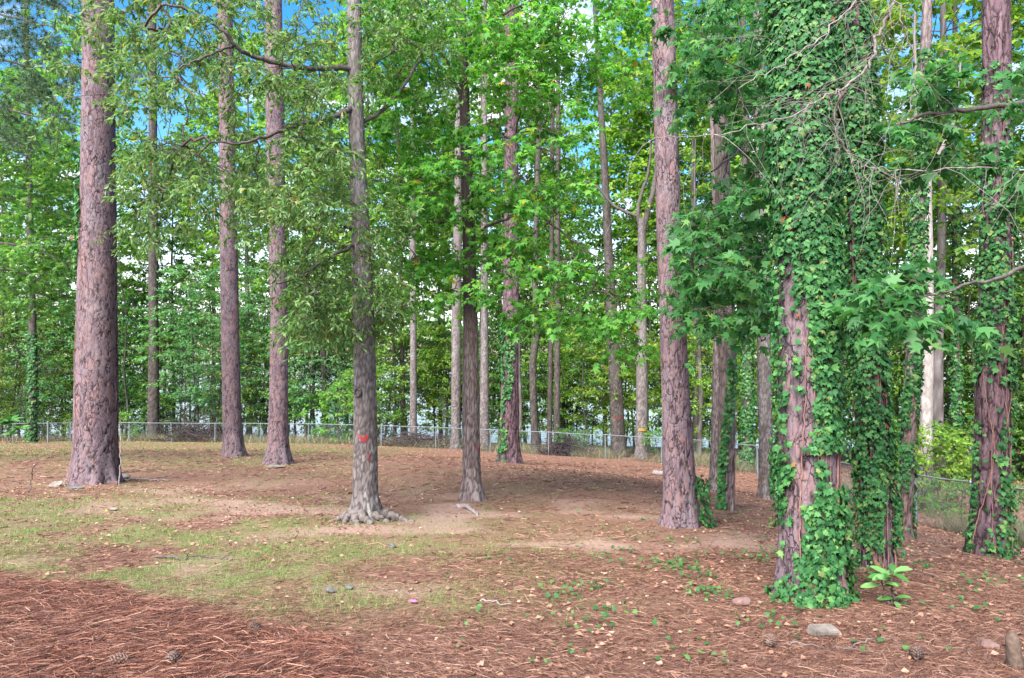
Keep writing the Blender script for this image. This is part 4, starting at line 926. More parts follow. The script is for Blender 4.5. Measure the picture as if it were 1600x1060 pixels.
row(['underA', 'underC', 'underB', 'underA', 'underC'], -60, 560, 26, 1.2, 12, .8, 1.2)
row(['underB', 'underB', 'underA'], 575, 1120, 36, 4, 15)
row(['underB', 'underA', 'underB'], 1130, 1680, 38, 6, 18)
row(['underA', 'underC', 'underC'], -60, 570, 44, 9, 16, .9, 1.3)
row(['underB', 'underA', 'underC'], 600, 1130, 62, 11, 18, .9, 1.3)
row(['stem', 'stemB'], -40, 570, 30, 1.2, 13, .8, 1.3)
row(['stem', 'stemB'], 585, 1120, 42, 3, 13, .8, 1.3)
row(['stem', 'stemB'], 1140, 1660, 34, 5, 16, .8, 1.3)
row(['shrubD', 'shrub', 'shrub', 'shrubY'], -40, 570, 26, 1.0, 9, .7, 1.5)
row(['shrub', 'shrubD', 'shrubY'], 590, 1180, 40, .8, 8, .5, .9)
row(['shrubY', 'shrub'], 1380, 1660, 24, 3, 9, .9, 1.3)
for px in (1478, 1505, 1585, 1612): place('shrub', px, fence_d(px) + 2.5 + .01 * (px % 37), .5 + .002 * (px % 50), LB['shrub'], GR['shrub'])
for px, d_, s_ in ((290, 45, .8), (330, 44, .7), (692, 41, .42), (60, 46, .8)):
    place('pineS', px, d_, s_, LB['pineS'], GR['pineS'])

place('shrubY', 1437, 20, 0.95, LB['shrubY'], GR['shrubY'])
place('shrubY', 1456, 20.6, 1.0, LB['shrubY'], GR['shrubY'])
place('shrubY', 1472, 19.8, 0.8, LB['shrubY'], GR['shrubY'])
label_belt()
# named trunks beyond the fence
reseed(331)
def belt_trunk(label, prof, d, bark, seed, n=28, name='hardwood_tree', top=None):
    return yard_trunk(name, label, prof, d, bark, n, seed=seed, top=top, flare=(.4, .4, 5))
B1 = belt_trunk('dark pine trunk behind the fence between two yard pines', [(694, 240, 17), (500, 240, 15), (240, 239, 13), (0, 238, 11)], 45, 'dark_bark', 401, name='pine_tree')
B2_ = belt_trunk('straight pale grey trunk behind the fence left of the slim sweetgum', [(690, 646, 12), (500, 646, 10), (300, 645, 8), (100, 645, 6), (-60, 645, 5)], 39.8, 'grey_bark', 402)
B3_ = belt_trunk('thick grey trunk behind the fence touching the slim sweetgum', [(695, 712, 15), (520, 713, 15), (300, 716, 13), (50, 718, 10), (-60, 719, 9)], 38.6, 'grey_bark', 403)
B4_ = belt_trunk('grey trunk behind the fence just past the slim sweetgum', [(695, 757, 15), (500, 757, 12), (300, 757, 10), (50, 757, 8), (-60, 757, 7)], 37.8, 'grey_bark', 404)
B5_ = belt_trunk('dark crooked trunk behind the fence past the ivied mid yard pine', [(697, 838, 14), (640, 834, 11), (570, 832, 11), (520, 838, 11), (420, 836, 9), (200, 842, 8), (-60, 850, 5)], 36.8, 'dark_bark', 405)
B6_ = belt_trunk('left of two close thin trunks behind the fence', [(700, 858, 9), (500, 861, 8), (200, 863, 7), (-60, 866, 4)], 37.4, 'dark_bark', 406)
B7_ = belt_trunk('right of two close thin trunks behind the fence', [(700, 870, 10), (500, 871, 9), (200, 872, 7), (-60, 872, 4)], 36.6, 'dark_bark', 407)
B8_ = belt_trunk('dark furrowed trunk with a red paint mark behind the fence', [(708, 967, 24), (600, 962, 20), (520, 957, 18), (380, 950, 14), (250, 944, 11), (-60, 925, 5)], 35.2, 'dark_bark', 408, 36)
B9_ = belt_trunk('smooth grey trunk with a yellow painted band behind the fence', [(712, 1002, 18), (640, 1003, 18), (560, 1003, 17), (460, 1002, 14), (360, 1003, 13), (340, 1003, 12)], 34.2, 'grey_bark', 409, 36, top=float(P(0, 340, 34.2)[2]))
for pts, r0 in (([(1003, 365), (1012, 330), (1024, 280), (1030, 220), (1032, 120)], .17), ([(1001, 365), (997, 330), (1003, 300), (1014, 265), (1018, 200)], .12), ([(1000, 340), (975, 330), (955, 318), (930, 290), (900, 280)], .09)):
    limb(B9_.root, [P(a_, b_, 34.2) for a_, b_ in pts], r0, .04, M['limb'])
B10 = belt_trunk('ivy covered trunk behind the fence beside the smooth grey tree', [(722, 1168, 17), (500, 1168, 15), (300, 1166, 13), (-40, 1160, 8)], 29, 'dark_bark', 410)
ivy_on(B10, 'ivy sleeve on the trunk behind the fence', B10.g, zt(B10, 430), 1500, .12, coverN(411, .3), 412, nst=2)
B11 = belt_trunk('pale forked trunk beyond the sloping fence', [(720, 1446, 19), (560, 1449, 17), (440, 1450, 16), (320, 1448, 15), (280, 1448, 14)], 22, 'pale_bark', 413, 40, top=float(P(0, 270, 22)[2]))
for pts, r0 in (([(1448, 285), (1440, 250), (1432, 200), (1430, 120), (1430, 20)], .1), ([(1450, 285), (1462, 255), (1475, 225), (1490, 190), (1500, 100)], .09)):
    limb(B11.root, [P(a_, b_, 22) for a_, b_ in pts], r0, .03, M['pale_bark'])
B12 = belt_trunk('ivy clad dark stem far beyond the sloping fence', [(700, 1496, 14), (500, 1494, 12), (250, 1493, 9), (-40, 1492, 6)], 26, 'dark_bark', 414)
ivy_on(B12, 'ivy on the far stem left of the purplish pine', B12.g + .8, zt(B12, 330), 1100, .13, coverN(415, .35), 416, nst=2)
B13 = belt_trunk('ivy clad trunk inside the left corner of the fence', [(697, 50, 13), (560, 52, 12), (400, 48, 10), (200, 44, 8), (-40, 40, 6)], 42.5, 'dark_bark', 417)
ivy_on(B13, 'dark ivy on the trunk in the left fence corner', B13.g, zt(B13, 520), 900, .14, coverN(418, .2), 419, nst=2)

# far treeline across the lake
reseed(341)
k = 14000
x = rng.uniform(-420, 420, k); yy = rng.uniform(322, 420, k); hh = 9 + 9 * vnoise(x * .03, yy * .02, 5) + 3 * vnoise(x * .15, yy * 0, 6)
z = LAKE_Z + 1 + (yy - 318) * .06 + hh * np.sqrt(rng.uniform(0.02, 1, k))
v, f_ = leaves('round', np.stack([x, yy, z], -1), rng.normal(0, 1, (k, 3)), rng.normal(0, .5, (k, 3)) + np.array([0, -.4, 1]), rng.uniform(1.2, 2.8, k))
tag(link('far_treeline', mesh_np('far_treeline', v, f_, 3, M['deep'])), 'hazy green treeline on the far shore of the lake', 'trees', kind='stuff')

# ================================================================== CHAIN LINK FENCE
reseed(351)
FP = np.array([P(*a_) for a_ in FENCE]); FP[:, 2] = gz(FP[:, 0], FP[:, 1])
FH = 1.15
fr_ = thing('chain_link_fence', 'grey chain link fence along the back and right of the yard', 'fence', FP[4])
base = np.array(fr_.location)
ring_a = np.arange(10) * 2 * np.pi / 10
def post_mesh(h, r_, cap=False):
    prof_ = ((h - .03, r_ * 1.02), (h - .03, r_ * 1.25), (h + .0, r_ * 1.25), (h + .03, r_ * .8), (h + .045, .004)) if cap else ((-.3, r_), (h * .3, r_), (h * .6, r_), (h * .8, r_), (h - .025, r_))
    v = []
    for zz, rr in prof_:
        v += [(rr * math.cos(a_), rr * math.sin(a_), zz) for a_ in ring_a]
    i = np.arange(4)[:, None] * 10; kk = np.arange(10)[None]; q = np.stack([i + kk, i + (kk + 1) % 10, i + 10 + (kk + 1) % 10, i + 10 + kk], -1).reshape(-1, 4)
    return mesh_np('post', np.array(v), q, 4, M['steel'], True)
pm_ = post_mesh(FH, .032); pm2 = post_mesh(FH + .06, .045); pc_ = post_mesh(FH, .032, True); pc2 = post_mesh(FH + .06, .045, True)
for i, p in enumerate(FP):
    o_ = link('post', pm2 if FENCE[i][0] in (596, 110) else pm_, fr_, tuple(p - base)); o_.rotation_euler = (rng.normal(0, .012), rng.normal(0, .012), 0)
    link('post_cap', pc2 if FENCE[i][0] in (596, 110) else pc_, o_)
wire = Acc()
for i in range(len(FP) - 1):
    a_, b_ = FP[i] + np.array([0, 0, FH]), FP[i + 1] + np.array([0, 0, FH])
    mid = (a_ + b_) / 2 + np.array([0, 0, rng.uniform(-.03, .01)])
    v, q = tubes(np.array([[a_, mid, b_]]), np.full((1, 3), .019), 8)
    link('rail', mesh_np('rail', v - base, q, 4, M['steel'], True), fr_)
    u = b_ - a_; L = np.linalg.norm(u[:2]); nL = int(L / .075)
    s_ = (np.arange(-int(FH / .075), nL) + .5) * .075
    for sg in (1, -1):
        s0, s1 = s_.copy(), s_ + FH - .06; h0 = np.full(len(s_), .03); h1 = np.full(len(s_), FH - .03)
        lo = s0 < 0; h0[lo] += -s0[lo]; s0[lo] = 0; hi = s1 > L; h1[hi] -= (s1[hi] - L); s1[hi] = L
        ok = h1 > h0 + .02
        e0, e1 = s0[ok], s1[ok]
        if sg < 0: e0, e1 = L - e0, L - e1
        g0_ = (a_ - np.array([0, 0, FH])) + (u) * (e0 / L)[:, None]; g1_ = (a_ - np.array([0, 0, FH])) + u * (e1 / L)[:, None]
        g0_[:, 2] += h0[ok]; g1_[:, 2] += h1[ok]
        wire.add(*tubes(np.stack([g0_, g1_], 1), np.full((len(e0), 2), .0031 if a_[1] < 22 else .0014), 3))
link('wire_mesh', wire.mesh('wire_mesh', M['steel'], False, base), fr_)['kind'] = 'stuff'
# gate leaf standing ajar at the left
g = P(75, 694, 40.5); g[2] = gz1(g[0], g[1]); gt = thing('chain_link_gate', 'chain link gate standing ajar behind the thick pine on the left', 'gate', g)
for l_ in ((0, 0, 0), (1.05, 2.6, gz1(g[0] + 1.05, g[1] + 2.6) - g[2])): link('post_cap', pc2, link('post', pm2, gt, l_))
a = Acc(); e = np.array([.75, 2.1, 0]); c0 = np.array([.08, .1, 0])
for z0_, z1_ in ((.1, .1), (1.08, 1.08)): a.add(*tubes(np.array([[c0 + [0, 0, z0_], c0 + e + [0, 0, z1_]]]), np.full((1, 2), .02), 6))
for f0 in (0, 1.0): a.add(*tubes(np.array([[c0 + e * f0 + [0, 0, .1], c0 + e * f0 + [0, 0, 1.08]]]), np.full((1, 2), .02), 6))
link('gate_frame', a.mesh('gate_frame', M['steel'], True), gt)

# ================================================================== GROUND COVER
def scatter(n, fn, dmin, dmax, umax=.78, power=1.0):
    """random ground points inside the view wedge, density ~ fn"""
    u = rng.uniform(0, 1, n); y = (dmin ** power + u * (dmax ** power - dmin ** power)) ** (1 / power)
    x = rng.uniform(-umax, umax, n) * y + rng.normal(0, .3, n)
    k_ = rng.uniform(0, 1, n) < fn(x, y); x, y = x[k_], y[k_]
    return x, y, gz(x, y)
reseed(361)
# pine straw: long slivers, thickest on the mulched bed and the near right
def straw_d(x, y):
    n = fbm(x * .8 + 4, y * .8, 41, 3); bm = bed_mask(x, y); gm_ = grass_mask(x, y); so_ = soil_mask(x, y)
    near = sstep(7.5, 5.0, y + .15 * np.minimum(x, 3) * -1)
    return np.clip(np.maximum(bm, np.maximum(near * .8, .30 + .4 * sstep(.4, .6, n)) * (1 - .75 * gm_) * (1 - .85 * so_)), 0, 1)
xs1, ys1, zs1 = scatter(122000, straw_d, 3.6, 8.5, power=1.3)
xs2, ys2, zs2 = scatter(66000, lambda x, y: straw_d(x, y) * .8, 8.5, 30, power=.7)
x = np.concatenate([xs1, xs2]); y = np.concatenate([ys1, ys2]); z = np.concatenate([zs1, zs2]); n = len(x)
bm = bed_mask(x, y); near = y < 8.5
ang = rng.normal(0, .75, n) + np.where(vnoise(x * 1.4, y * 1.4, 3) > .5, .5, -.4); Ls = rng.uniform(.07, .2, n) * np.where(near, np.where(bed_mask(x, y) > .5, 1, .72), 1.0)
wd = np.where(near, .0011, .0019) + np.clip(y - 6, 0, 20) * .00018; roll = rng.normal(0, .8, n)
dx, dy = np.cos(ang) * Ls / 2, np.sin(ang) * Ls / 2; tz = rng.normal(0, .06, n) * Ls
h = rng.uniform(.004, .02, n) + bm * rng.uniform(0, .04, n)
px_, py_ = -np.sin(ang) * wd, np.cos(ang) * wd; pz_ = wd * roll
bx, by = -np.sin(ang) * Ls * rng.normal(0, .07, n), np.cos(ang) * Ls * rng.normal(0, .07, n)
v = np.stack([np.stack([x - dx - px_, y - dy - py_, z + h - tz - pz_], -1), np.stack([x - dx + px_, y - dy + py_, z + h - tz + pz_], -1),
              np.stack([x + bx - px_, y + by - py_, z + h + .005 - pz_], -1), np.stack([x + bx + px_, y + by + py_, z + h + .005 + pz_], -1),
              np.stack([x + dx - px_, y + dy - py_, z + h + tz - pz_], -1), np.stack([x + dx + px_, y + dy + py_, z + h + tz + pz_], -1)], 1).reshape(-1, 3)
inb = bm > rng.uniform(.2, .8, n)
def straw_obj(sel, name, mat, lab):
    nn_ = np.where(near & sel)[0]; ff_ = np.where(~near & sel)[0]
    q = np.concatenate([(nn_[:, None, None] * 6 + np.array([[0, 1, 3, 2], [2, 3, 5, 4]])[None]).reshape(-1, 4), (ff_[:, None, None] * 6 + np.array([[0, 1, 5, 4]])[None]).reshape(-1, 4)])
    u_, inv = np.unique(q.ravel(), return_inverse=True)
    tag(link(name, mesh_np(name, v[u_], inv.reshape(-1, 4), 4, mat)), lab, 'pine straw', kind='stuff')
straw_obj(inb, 'pine_straw', M['straw'], 'thick red brown pine straw bed filling the lower left corner')
straw_obj(~inb, 'scattered_straw', M['straw_pale'], 'weathered tan pine needles scattered across the open ground')
# fallen leaves
reseed(371)
x, y, z = scatter(62000, lambda x, y: np.clip(.16 + .9 * sstep(.45, .65, fbm(x * .3, y * .3, 44, 3)) + .6 * sstep(0, 6, x) + .4 * sstep(25, 38, y), 0, 1) * (1 - .6 * grass_mask(x, y)) * (1 - .9 * bed_mask(x, y)) * (.35 + .65 * sstep(6, 10, y)), 4.2, 46, power=.9)
n = len(x); dirs = rng.normal(0, 1, (n, 3)) * np.array([1, 1, .18]); nm = rng.normal(0, .38, (n, 3)) + np.array([0, -.1, 1])
sz = rng.uniform(.02, .065, n) ** 1 * (1 + np.clip(y - 14, 0, 30) * .015)
v, f_ = leaves(T_quad(.36, .10), np.stack([x, y, z + .014 + .01 * rng.uniform(0, 1, n)], -1), dirs, nm, sz, False)
tag(link('leaf_litter', mesh_np('leaf_litter', v, f_, 3, M['dry'])), 'brown and tan fallen leaves scattered over the yard', 'leaf litter', kind='stuff')
# grass blades
reseed(381)
def blades(x, y, z, hmin, hmax, w, lean=.5):
    n = len(x); a_ = rng.uniform(0, 6.283, n); hh = rng.uniform(hmin, hmax, n); la = rng.uniform(0, 6.283, n); le = hh * rng.uniform(.2, 1, n) * lean * 2
    ww = w * (1 + np.clip(y - 7, 0, 40) * .07)
    sx, sy = np.cos(a_) * ww, np.sin(a_) * ww
    v = np.stack([np.stack([x - sx, y - sy, z], -1), np.stack([x + sx, y + sy, z], -1), np.stack([x + np.cos(la) * le, y + np.sin(la) * le, z + hh], -1)], 1).reshape(-1, 3)
    f_ = np.arange(n * 3).reshape(-1, 3)
    return v, f_
x, y, z = scatter(1050000, lambda x, y: grass_mask(x, y) * sstep(.30, .65, fbm(x * 3.3, y * 3.3, 77, 3)), 5.0, 44, power=.9)
v, f_ = blades(x, y, z, .015, .06, .0019)
tag(link('grass', mesh_np('grass', v, f_, 3, M['grass'])), 'thin patchy lawn grass across the middle left of the yard', 'grass', kind='stuff')
# creeping green seedlings right of the middle
reseed(391)
def creep_d(x, y):
    reg = np.exp(-((x - 1.7) / 1.5) ** 2 - ((y - 6.9) / 1.5) ** 2) + .8 * np.exp(-((x - 5.0) / 2.2) ** 2 - ((y - 7.8) / 1.6) ** 2) + .5 * np.exp(-((x - 3.3) / 1.6) ** 2 - ((y - 10.5) / 2.2) ** 2)
    return np.clip(reg * sstep(.50, .60, fbm(x * 2.2, y * 2.2, 55, 3)), 0, 1)
x, y, z = scatter(26000, creep_d, 4.6, 15, power=1)
n = len(x); v, f_ = leaves('ivy', np.stack([x, y, z + rng.uniform(.015, .07, n)], -1), rng.normal(0, 1, (n, 3)) * np.array([1, 1, .25]), rng.normal(0, .35, (n, 3)) + np.array([0, -.25, 1]), rng.uniform(.022, .058, n), False)
tag(link('ground_creeper', mesh_np('ground_creeper', v, f_, 3, leaf_mat('creeper_leaf', [(0, (.025, .085, .025)), (.6, (.05, .14, .04)), (1, (.11, .20, .055))], .3, .45))), 'green creeper seedlings spreading over the pine straw', 'ground cover', kind='stuff')

# weeds and dry brush along and beyond the fence
reseed(395)
k = 60000; s_ = rng.uniform(0, 1, k); ii = rng.uniform(0, len(FP) - 1.001, k); i0 = ii.astype(int); fr0 = (ii - i0)[:, None]
pp = FP[i0] * (1 - fr0) + FP[i0 + 1] * fr0; off = rng.uniform(.15, 5, k); pp = pp + np.stack([off * .3, off, 0 * off], -1)
keep = vnoise(pp[:, 0] * .6, pp[:, 1] * .6, 12) > .35; pp = pp[keep]; zz = gz(pp[:, 0], pp[:, 1])
v, f_ = blades(pp[:, 0], pp[:, 1], zz, .08, .55, .0045, .6)
tag(link('dry_weeds', mesh_np('dry_weeds', v, f_, 3, leaf_mat('dry_weed', [(0, (.12, .10, .06)), (.5, (.24, .19, .12)), (.75, (.12, .17, .05)), (1, (.34, .28, .19))], .25, .6))), 'dry stems and weeds along the outside of the fence', 'weeds', kind='stuff')

# ================================================================== SMALL THINGS
reseed(401)
def rock(name, label, px, py, d, size, mat, seed, cat='stone', tilt=(0, 0), rz=0, box_like=False, sink=.3, group=None):
    r_ = np.random.default_rng(seed)
    import bmesh
    bm_ = bmesh.new()
    if box_like: bmesh.ops.create_cube(bm_, size=1); bmesh.ops.bevel(bm_, geom=bm_.edges[:], offset=.07, segments=2, affect='EDGES'); bmesh.ops.subdivide_edges(bm_, edges=bm_.edges[:], cuts=1)
    else: bmesh.ops.create_icosphere(bm_, subdivisions=3, radius=.55)
    k3 = r_.normal(0, 1, (6, 3)); k3 /= np.linalg.norm(k3, axis=1)[:, None]
    for v_ in bm_.verts:
        c = np.array(v_.co)
        if not box_like:
            for kk in k3:
                dd = c @ kk
                if dd > .36: c = c - kk * (dd - .36)
        c = c * (1 + (.05 if box_like else .10) * (vnoise(np.array([c[0] * 3 + seed]), np.array([c[1] * 3 + c[2] * 2]), seed)[0] - .5) * 2)
        v_.co = c * np.array(size)
    me = bpy.data.meshes.new(name); bm_.to_mesh(me); bm_.free(); me.materials.append(mat)
    p = P(px, py, d); g_ = gz1(p[0], d)
    o_ = link(name, me, None, (p[0], d, g_ + size[2] * (.5 - sink) + .015)); o_.rotation_euler = (tilt[0], tilt[1], rz)
    return tag(o_, label, cat, group)
def dground(px, py):
    """depth at which the ground shows at this pixel"""
    d = np.linspace(3.2, 48, 2500); zg = gz((px - 800) * d / F, d); yy = 530 - (zg - CZ) * F / d
    return float(d[np.argmax(yy <= py)]) if np.any(yy <= py) else 45.
def R_(name, label, px, py, size, mat, seed, **kw): return rock(name, label, px, py, dground(px, py), size, mat, seed, **kw)
R_('flat_stone', 'flat tan stone tilted against the thick pine, furthest left', 86, 760, (.30, .22, .10), M['stone'], 1, tilt=(.5, -.3), rz=.3)
R_('grey_slab', 'flat grey slab lying before the thick pine', 116, 764, (.30, .16, .05), M['slate'], 2, tilt=(.2, .1), rz=.2)
R_('pale_stone', 'small pale wedge stone leaning on the thick pine beside the slab', 104, 757, (.10, .10, .12), M['stone'], 3)
R_('brick_chunk', 'pinkish brick chunk at the right foot of the thick pine', 178, 757, (.14, .08, .06), M['brick'], 4, rz=.4, box_like=True)
R_('grey_stone', 'blue grey stone just right of the thick pine', 196, 748, (.22, .18, .12), M['slate'], 5)
R_('pebble', 'whitish stone on the grass before the thick pine', 178, 798, (.14, .08, .05), M['stone'], 6)
R_('flat_stone', 'flat pale stone by the foot of the grey pink pine', 430, 732, (.5, .3, .10), M['stone'], 7)
R_('concrete_chunk', 'pale broken concrete lump on the straw before the ivy pine', 1287, 993, (.20, .11, .08), M['stone'], 8, rz=.2, box_like=True, tilt=(.15, .12), sink=.42)
R_('brick_chunk', 'pinkish brick half buried near the lower right corner', 1545, 1013, (.11, .08, .05), M['brick'], 9, rz=-.3, box_like=True, tilt=(-.1, .2), sink=.45)
R_('grey_stone', 'small grey stone in the grass left of the middle', 515, 927, (.09, .06, .05), M['slate'], 10)
R_('grey_stone', 'small grey stone nearest the centre of the grass', 546, 922, (.09, .05, .04), M['slate'], 11)
R_('dark_stone', 'small dark stone on bare soil before the heart marked oak', 612, 856, (.12, .08, .06), M['slate'], 12)
R_('tan_stone', 'rounded stone half in the straw at the right foot of the creeper', 1160, 946, (.16, .12, .07), M['brick'], 13)
R_('plastic_scrap', 'small pale blue plastic scrap lying near the back fence', 1152, 724, (.22, .16, .14), plain_mat('blue_plastic', (.16, .30, .48), (.28, .42, .58), 9, .4), 21, cat='litter', sink=.2)
R_('pink_scrap', 'tiny bright pink scrap on the grass near the centre', 647, 944, (.07, .05, .03), plain_mat('pink_scrap', (.42, .05, .20), (.5, .12, .28), 9, .6), 22, cat='litter', sink=.2)
d_ = dground(1588, 1044); p = P(1588, 1044, d_); p[2] = gz1(p[0], d_)
sr = thing('wooden_stake', 'short weathered brown stake end at the lower right corner', 'stake', p)
aS = np.arange(9) * 2 * np.pi / 9; vS = []
for zz, rr in ((-.06, .05), (.06, .047), (.15, .043), (.20, .038), (.215, .02)):
    vS += [(rr * (1 + .12 * math.sin(3 * a_)) * math.cos(a_) - zz * .12, rr * (1 + .1 * math.cos(2 * a_)) * math.sin(a_), zz + .012 * math.sin(a_ * 2)) for a_ in aS]
iS = np.arange(4)[:, None] * 9; kS = np.arange(9)[None]
link('stake_shaft', mesh_np('stake_shaft', np.array(vS), [np.stack([iS + kS, iS + (kS + 1) % 9, iS + 9 + (kS + 1) % 9, iS + 9 + kS], -1).reshape(-1, 4), np.arange(36, 45)[None]], 4, plain_mat('weathered_wood', (.06, .038, .028), (.14, .095, .07), 25, bump=.8), False), sr)
def stick(name, label, pts, r0, r1, mat, cat='stick'):
    P3 = []
    for (a_, b_, up_) in pts:
        d_ = dground(a_, b_); p = P(a_, b_, d_); p[2] = gz1(p[0], d_) + up_; P3.append(p)
    r = thing(name, label, cat, P3[0]); C = limb(r, P3, r0, r1, mat, name='shaft', sides=7); return r, C
stick('upright_stick', 'thin bent stick poking from the grass left of the thick pine', [(46, 770, 0), (48, 769, .2), (52, 769, .42), (60, 769, .55)], .012, .006, M['limb'])
stick('fallen_twig', 'pale thin stick on the straw before the ivy pine', [(1225, 1012, .02), (1270, 1015, .03), (1310, 1020, .03), (1370, 1026, .02)], .005, .002, M['root'])
stick('fallen_twig', 'pale curved stick beside the broken concrete lump', [(1325, 1014, .02), (1360, 1008, .04), (1385, 1008, .05), (1410, 1015, .02)], .005, .002, M['root'])
stick('fallen_twig', 'dark stick on bare soil in front of the thick pine', [(240, 872, .02), (290, 876, .03), (330, 874, .02), (365, 877, .02)], .012, .006, M['limb'])
stick('fallen_twig', 'forked grey twig on the straw right of centre', [(750, 942, .02), (775, 947, .03), (800, 951, .03)], .008, .004, M['dead_twig'])
stick('fallen_twig', 'pale stick lying right of the thick pine', [(205, 751, .03), (235, 751, .03), (262, 752, .02)], .02, .01, M['dead_twig'])
stick('fallen_log', 'short grey log lying behind the tall brown pine', [(1020, 742, .08), (1032, 744, .08), (1046, 745, .08)], .10, .09, M['dead_twig'], 'log')
stick('surface_root', 'grey root breaking the soil beside the slim sweetgum', [(716, 793, .01), (730, 796, .04), (742, 803, .03), (748, 806, -.02)], .05, .02, M['dead_twig'], 'root')
pS = P(186, 748, 14.1); pS[2] = gz1(pS[0], 14.1); rS_ = thing('leaning_stick', 'pale thin pole leaning upright on the right side of the thick pine', 'stick', pS)
limb(rS_, [pS, pS + np.array([.015, .02, .45]), pS + np.array([0, .05, .9]), pS + np.array([-.03, .08, 1.25])], .014, .009, M['dead_twig'], name='shaft', sides=7)
# pine cones
def cone_mesh():
    a = Acc(); k_ = 0
    for i in range(70):
        t_ = i / 70; th = i * 2.399; rr = .032 * math.sin(math.pi * (.12 + .80 * t_)) ; y_ = -.05 + .1 * t_
        c = np.array([rr * math.cos(th), y_, rr * math.sin(th)]); o3 = np.array([math.cos(th), .45, math.sin(th)]); s3 = np.array([-math.sin(th), 0, math.cos(th)])
        tipv = c + o3 * .013
        a.add(np.array([c * .5 + np.array([0, y_ * .5, 0]) - s3 * .004, c + s3 * .009, tipv, c - s3 * .009, c + np.array([0, -.006, 0])]), np.array([[0, 1, 2], [0, 2, 3], [4, 2, 1], [4, 3, 2]]))
    return a.mesh('pine_cone', M['cone'])
cm = cone_mesh()
for lab, px, py in (('brown pine cone on the straw bed near the bottom edge', 270, 1042), ('dark pine cone at the bottom of the straw bed beside another cone', 185, 1046), ('pine cone on straw before the big ivy covered pine', 1204, 1012),
                    ('pine cone near the middle of the lower right straw', 1432, 1032), ('reddish pine cone at the upper edge of the straw bed', 398, 992)):
    d_ = dground(px, py); p = P(px, py, d_); o_ = link('pine_cone', cm, None, (p[0], d_, gz1(p[0], d_) + .045)); o_.rotation_euler = (rng.uniform(-.3, .3), rng.uniform(0, 3), rng.uniform(0, 6)); o_.scale = (1.1,) * 3
    tag(o_, lab, 'pine cone', 'fallen pine cones')

# broad-leaved seedling beside the ivy pine
def broad_plant(label, px, py, d, stems, lsize, name='magnolia_seedling', nst=None):
    p = P(px, py, d); p[2] = gz1(p[0], d); r = thing(name, label, 'plant', p)
    for (dx_, h_, whorl, sz_) in stems:
        top_ = p + np.array([dx_, 0, h_]); limb(r, [p + np.array([dx_ * .3, 0, -.03]), p + np.array([dx_ * .8, .01, h_ * .5]), top_], .009, .006, M['twig'], name='stem', sides=6)
        th = np.arange(whorl) * 2.4 + rng.uniform(0, 6); el = rng.uniform(-.15, .75, whorl)
        dirs = np.stack([np.cos(th), np.sin(th) * .8, el], -1); nm = np.stack([-np.cos(th) * .5, -np.sin(th) * .5 - .55, np.ones(whorl)], -1)
        leaf_parts(r, 'broad', M['bigleaf'], top_ + dirs * .015 - np.array([[0, 0, 1]]) * rng.uniform(0, .10, (whorl, 1)), dirs, nm, sz_ * lsize * rng.uniform(.75, 1.15, whorl))
    return r
broad_plant('seedling with long glossy leaves at the right foot of the ivy pine', 1394, 946, 6.0, [(.0, .30, 9, 1), (-.09, .26, 7, .9), (.02, .12, 5, .7)], .165)
broad_plant('dark glossy leaved young plant by the left fence corner', 16, 700, 40, [(0, 1.3, 12, 1), (-.5, 1.1, 10, 1), (.5, .9, 10, .9), (.1, .6, 9, .9)], .62, 'magnolia_sapling')

# paint marks on bark
def paint_patch(T, name, outline, mat, off=.010, dens=.72):
    """outline in (theta-offset metres, z) on the trunk's camera side"""
    ol = np.array(outline); R0 = np.interp(ol[:, 1], T.z, T.r)
    pts = []
    g_ = 14
    u0, u1 = ol[:, 0].min(), ol[:, 0].max(); w0, w1 = ol[:, 1].min(), ol[:, 1].max()
    from mathutils.geometry import intersect_point_tri_2d
    U = np.linspace(u0, u1, g_ * 2); Wv = np.linspace(w0, w1, g_ * 2)
    def inside(x_, y_):
        c = False; j = len(ol) - 1
        for i in range(len(ol)):
            if ((ol[i, 1] > y_) != (ol[j, 1] > y_)) and x_ < (ol[j, 0] - ol[i, 0]) * (y_ - ol[i, 1]) / (ol[j, 1] - ol[i, 1] + 1e-9) + ol[i, 0]: c = not c
            j = i
        return c
    a = Acc()
    for i in range(len(U) - 1):
        for j in range(len(Wv) - 1):
            if inside((U[i] + U[i + 1]) / 2, (Wv[j] + Wv[j + 1]) / 2) and rng.uniform() < dens:
                cor = []
                for uu, ww in ((U[i], Wv[j]), (U[i + 1], Wv[j]), (U[i + 1], Wv[j + 1]), (U[i], Wv[j + 1])):
                    R_1 = float(np.interp(ww, T.z, T.r)); th = -math.pi / 2 + uu / R_1
                    pp_, _ = surf(T, np.array([th]), np.array([ww]), off); cor.append(pp_[0])
                a.add(np.array(cor), np.array([[0, 1, 2, 3]]))
    o_ = link(name, a.mesh(name, mat, False, T.root.location), T.trunk); o_['label'] = 'paint mark sprayed on the bark'
    return o_
z_ = zt(T4, 682)
paint_patch(T4, 'red_paint', [(-.085, z_ + .075), (-.04, z_ + .05), (0, z_ + .005), (.035, z_ + .04), (.075, z_ + .075), (.085, z_ + .01), (.05, z_ - .055), (.015, z_ - .075), (-.02, z_ - .05), (-.06, z_ + .0)], M['redpaint'], dens=.62)
z_ = zt(T4, 712); paint_patch(T4, 'red_paint', [(.06, z_ + .07), (.09, z_ + .08), (.10, z_ - .05), (.08, z_ - .10), (.07, z_ - .02)], M['redpaint'], dens=.35)
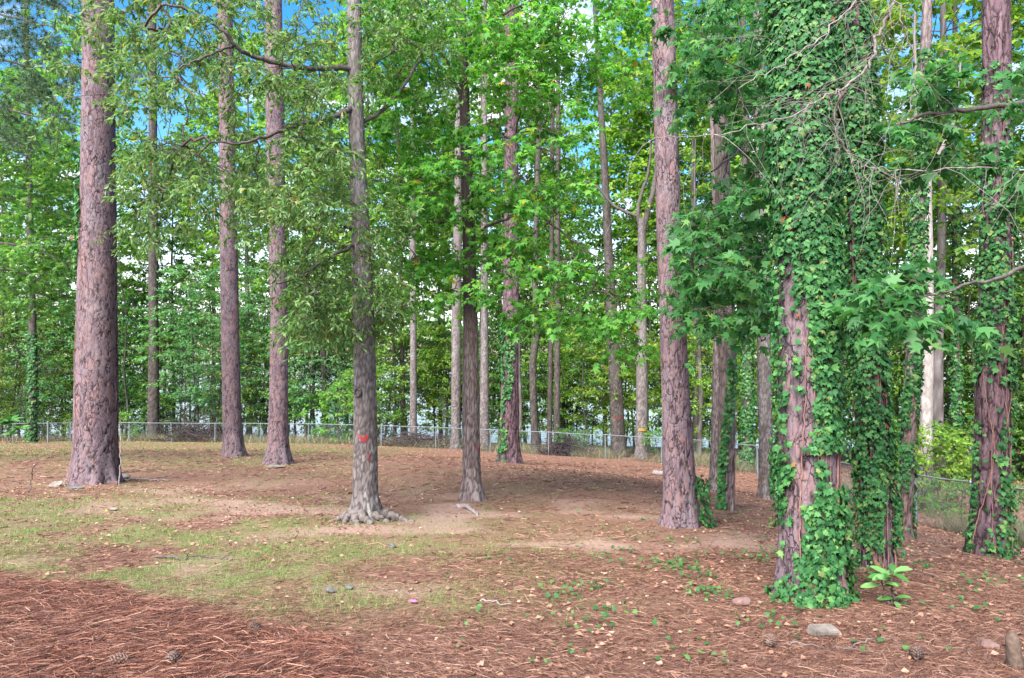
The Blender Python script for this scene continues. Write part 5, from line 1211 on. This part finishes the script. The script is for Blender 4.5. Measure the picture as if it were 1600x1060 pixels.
z_ = zt(T5, 700); paint_patch(T5, 'red_paint', [(.09, z_ + .10), (.13, z_ + .06), (.15, z_ - .06), (.11, z_ - .04)], M['redpaint'])
z_ = zt(B8_, 653); paint_patch(B8_, 'red_paint', [(-.22, z_ + .12), (-.05, z_ + .08), (.1, z_ + .13), (.2, z_ + .11), (.2, z_ - .05), (.02, z_ - .03), (-.1, z_ - .08), (-.2, z_ - .04)], plain_mat('dull_red_paint', (.22, .03, .03), (.12, .04, .04), 30), dens=.4)
z_ = zt(B9_, 671); paint_patch(B9_, 'yellow_band', [(-.2, z_ + .07), (.24, z_ + .08), (.24, z_ - .05), (-.2, z_ - .05)], plain_mat('yellow_paint', (.42, .24, .02), (.30, .19, .05), 30), off=.03)

# brush piles behind the fence
def brush(label, px, d, wx, h_, k_, seed):
    reseed(seed); x0 = (px - 800) * d / F; g_ = gz1(x0, d); r = thing('brush_pile', label, 'brush pile', (x0, d, g_))
    c = np.stack([rng.normal(0, wx * .45, k_), rng.normal(0, .5, k_), np.abs(rng.normal(0, h_ * .45, k_))], -1); c[:, 2] *= np.exp(-(c[:, 0] / wx) ** 2)
    dd = norm(rng.normal(0, 1, (k_, 3)) * np.array([1, .6, .35])); L = rng.uniform(.3, 1.4, k_); tt = np.linspace(-.5, .5, 5)
    PLb = c[:, None] + dd[:, None] * (L[:, None] * tt)[..., None] + rng.normal(0, .03, (k_, 5, 3)); PLb[:, :, 2] = np.maximum(PLb[:, :, 2], .02)
    a = Acc(); a.add(*tubes(PLb, np.linspace(1, .5, 5)[None] * rng.uniform(.006, .035, (k_, 1)), 4))
    link('sticks', a.mesh('sticks', M['gum_bark'], True), r)['kind'] = 'stuff'
    return r
brush('pile of grey cut branches behind the fence by the straight pine', 306, 43.3, 2.4, 1.5, 520, 501)
brush('low brown brush heap behind the fence right of the ivied pine', 882, 35.6, 1.3, 1.1, 340, 502)
brush('low brushwood bank behind the fence near the slim sweetgum', 655, 39.6, 2.6, .8, 420, 503)
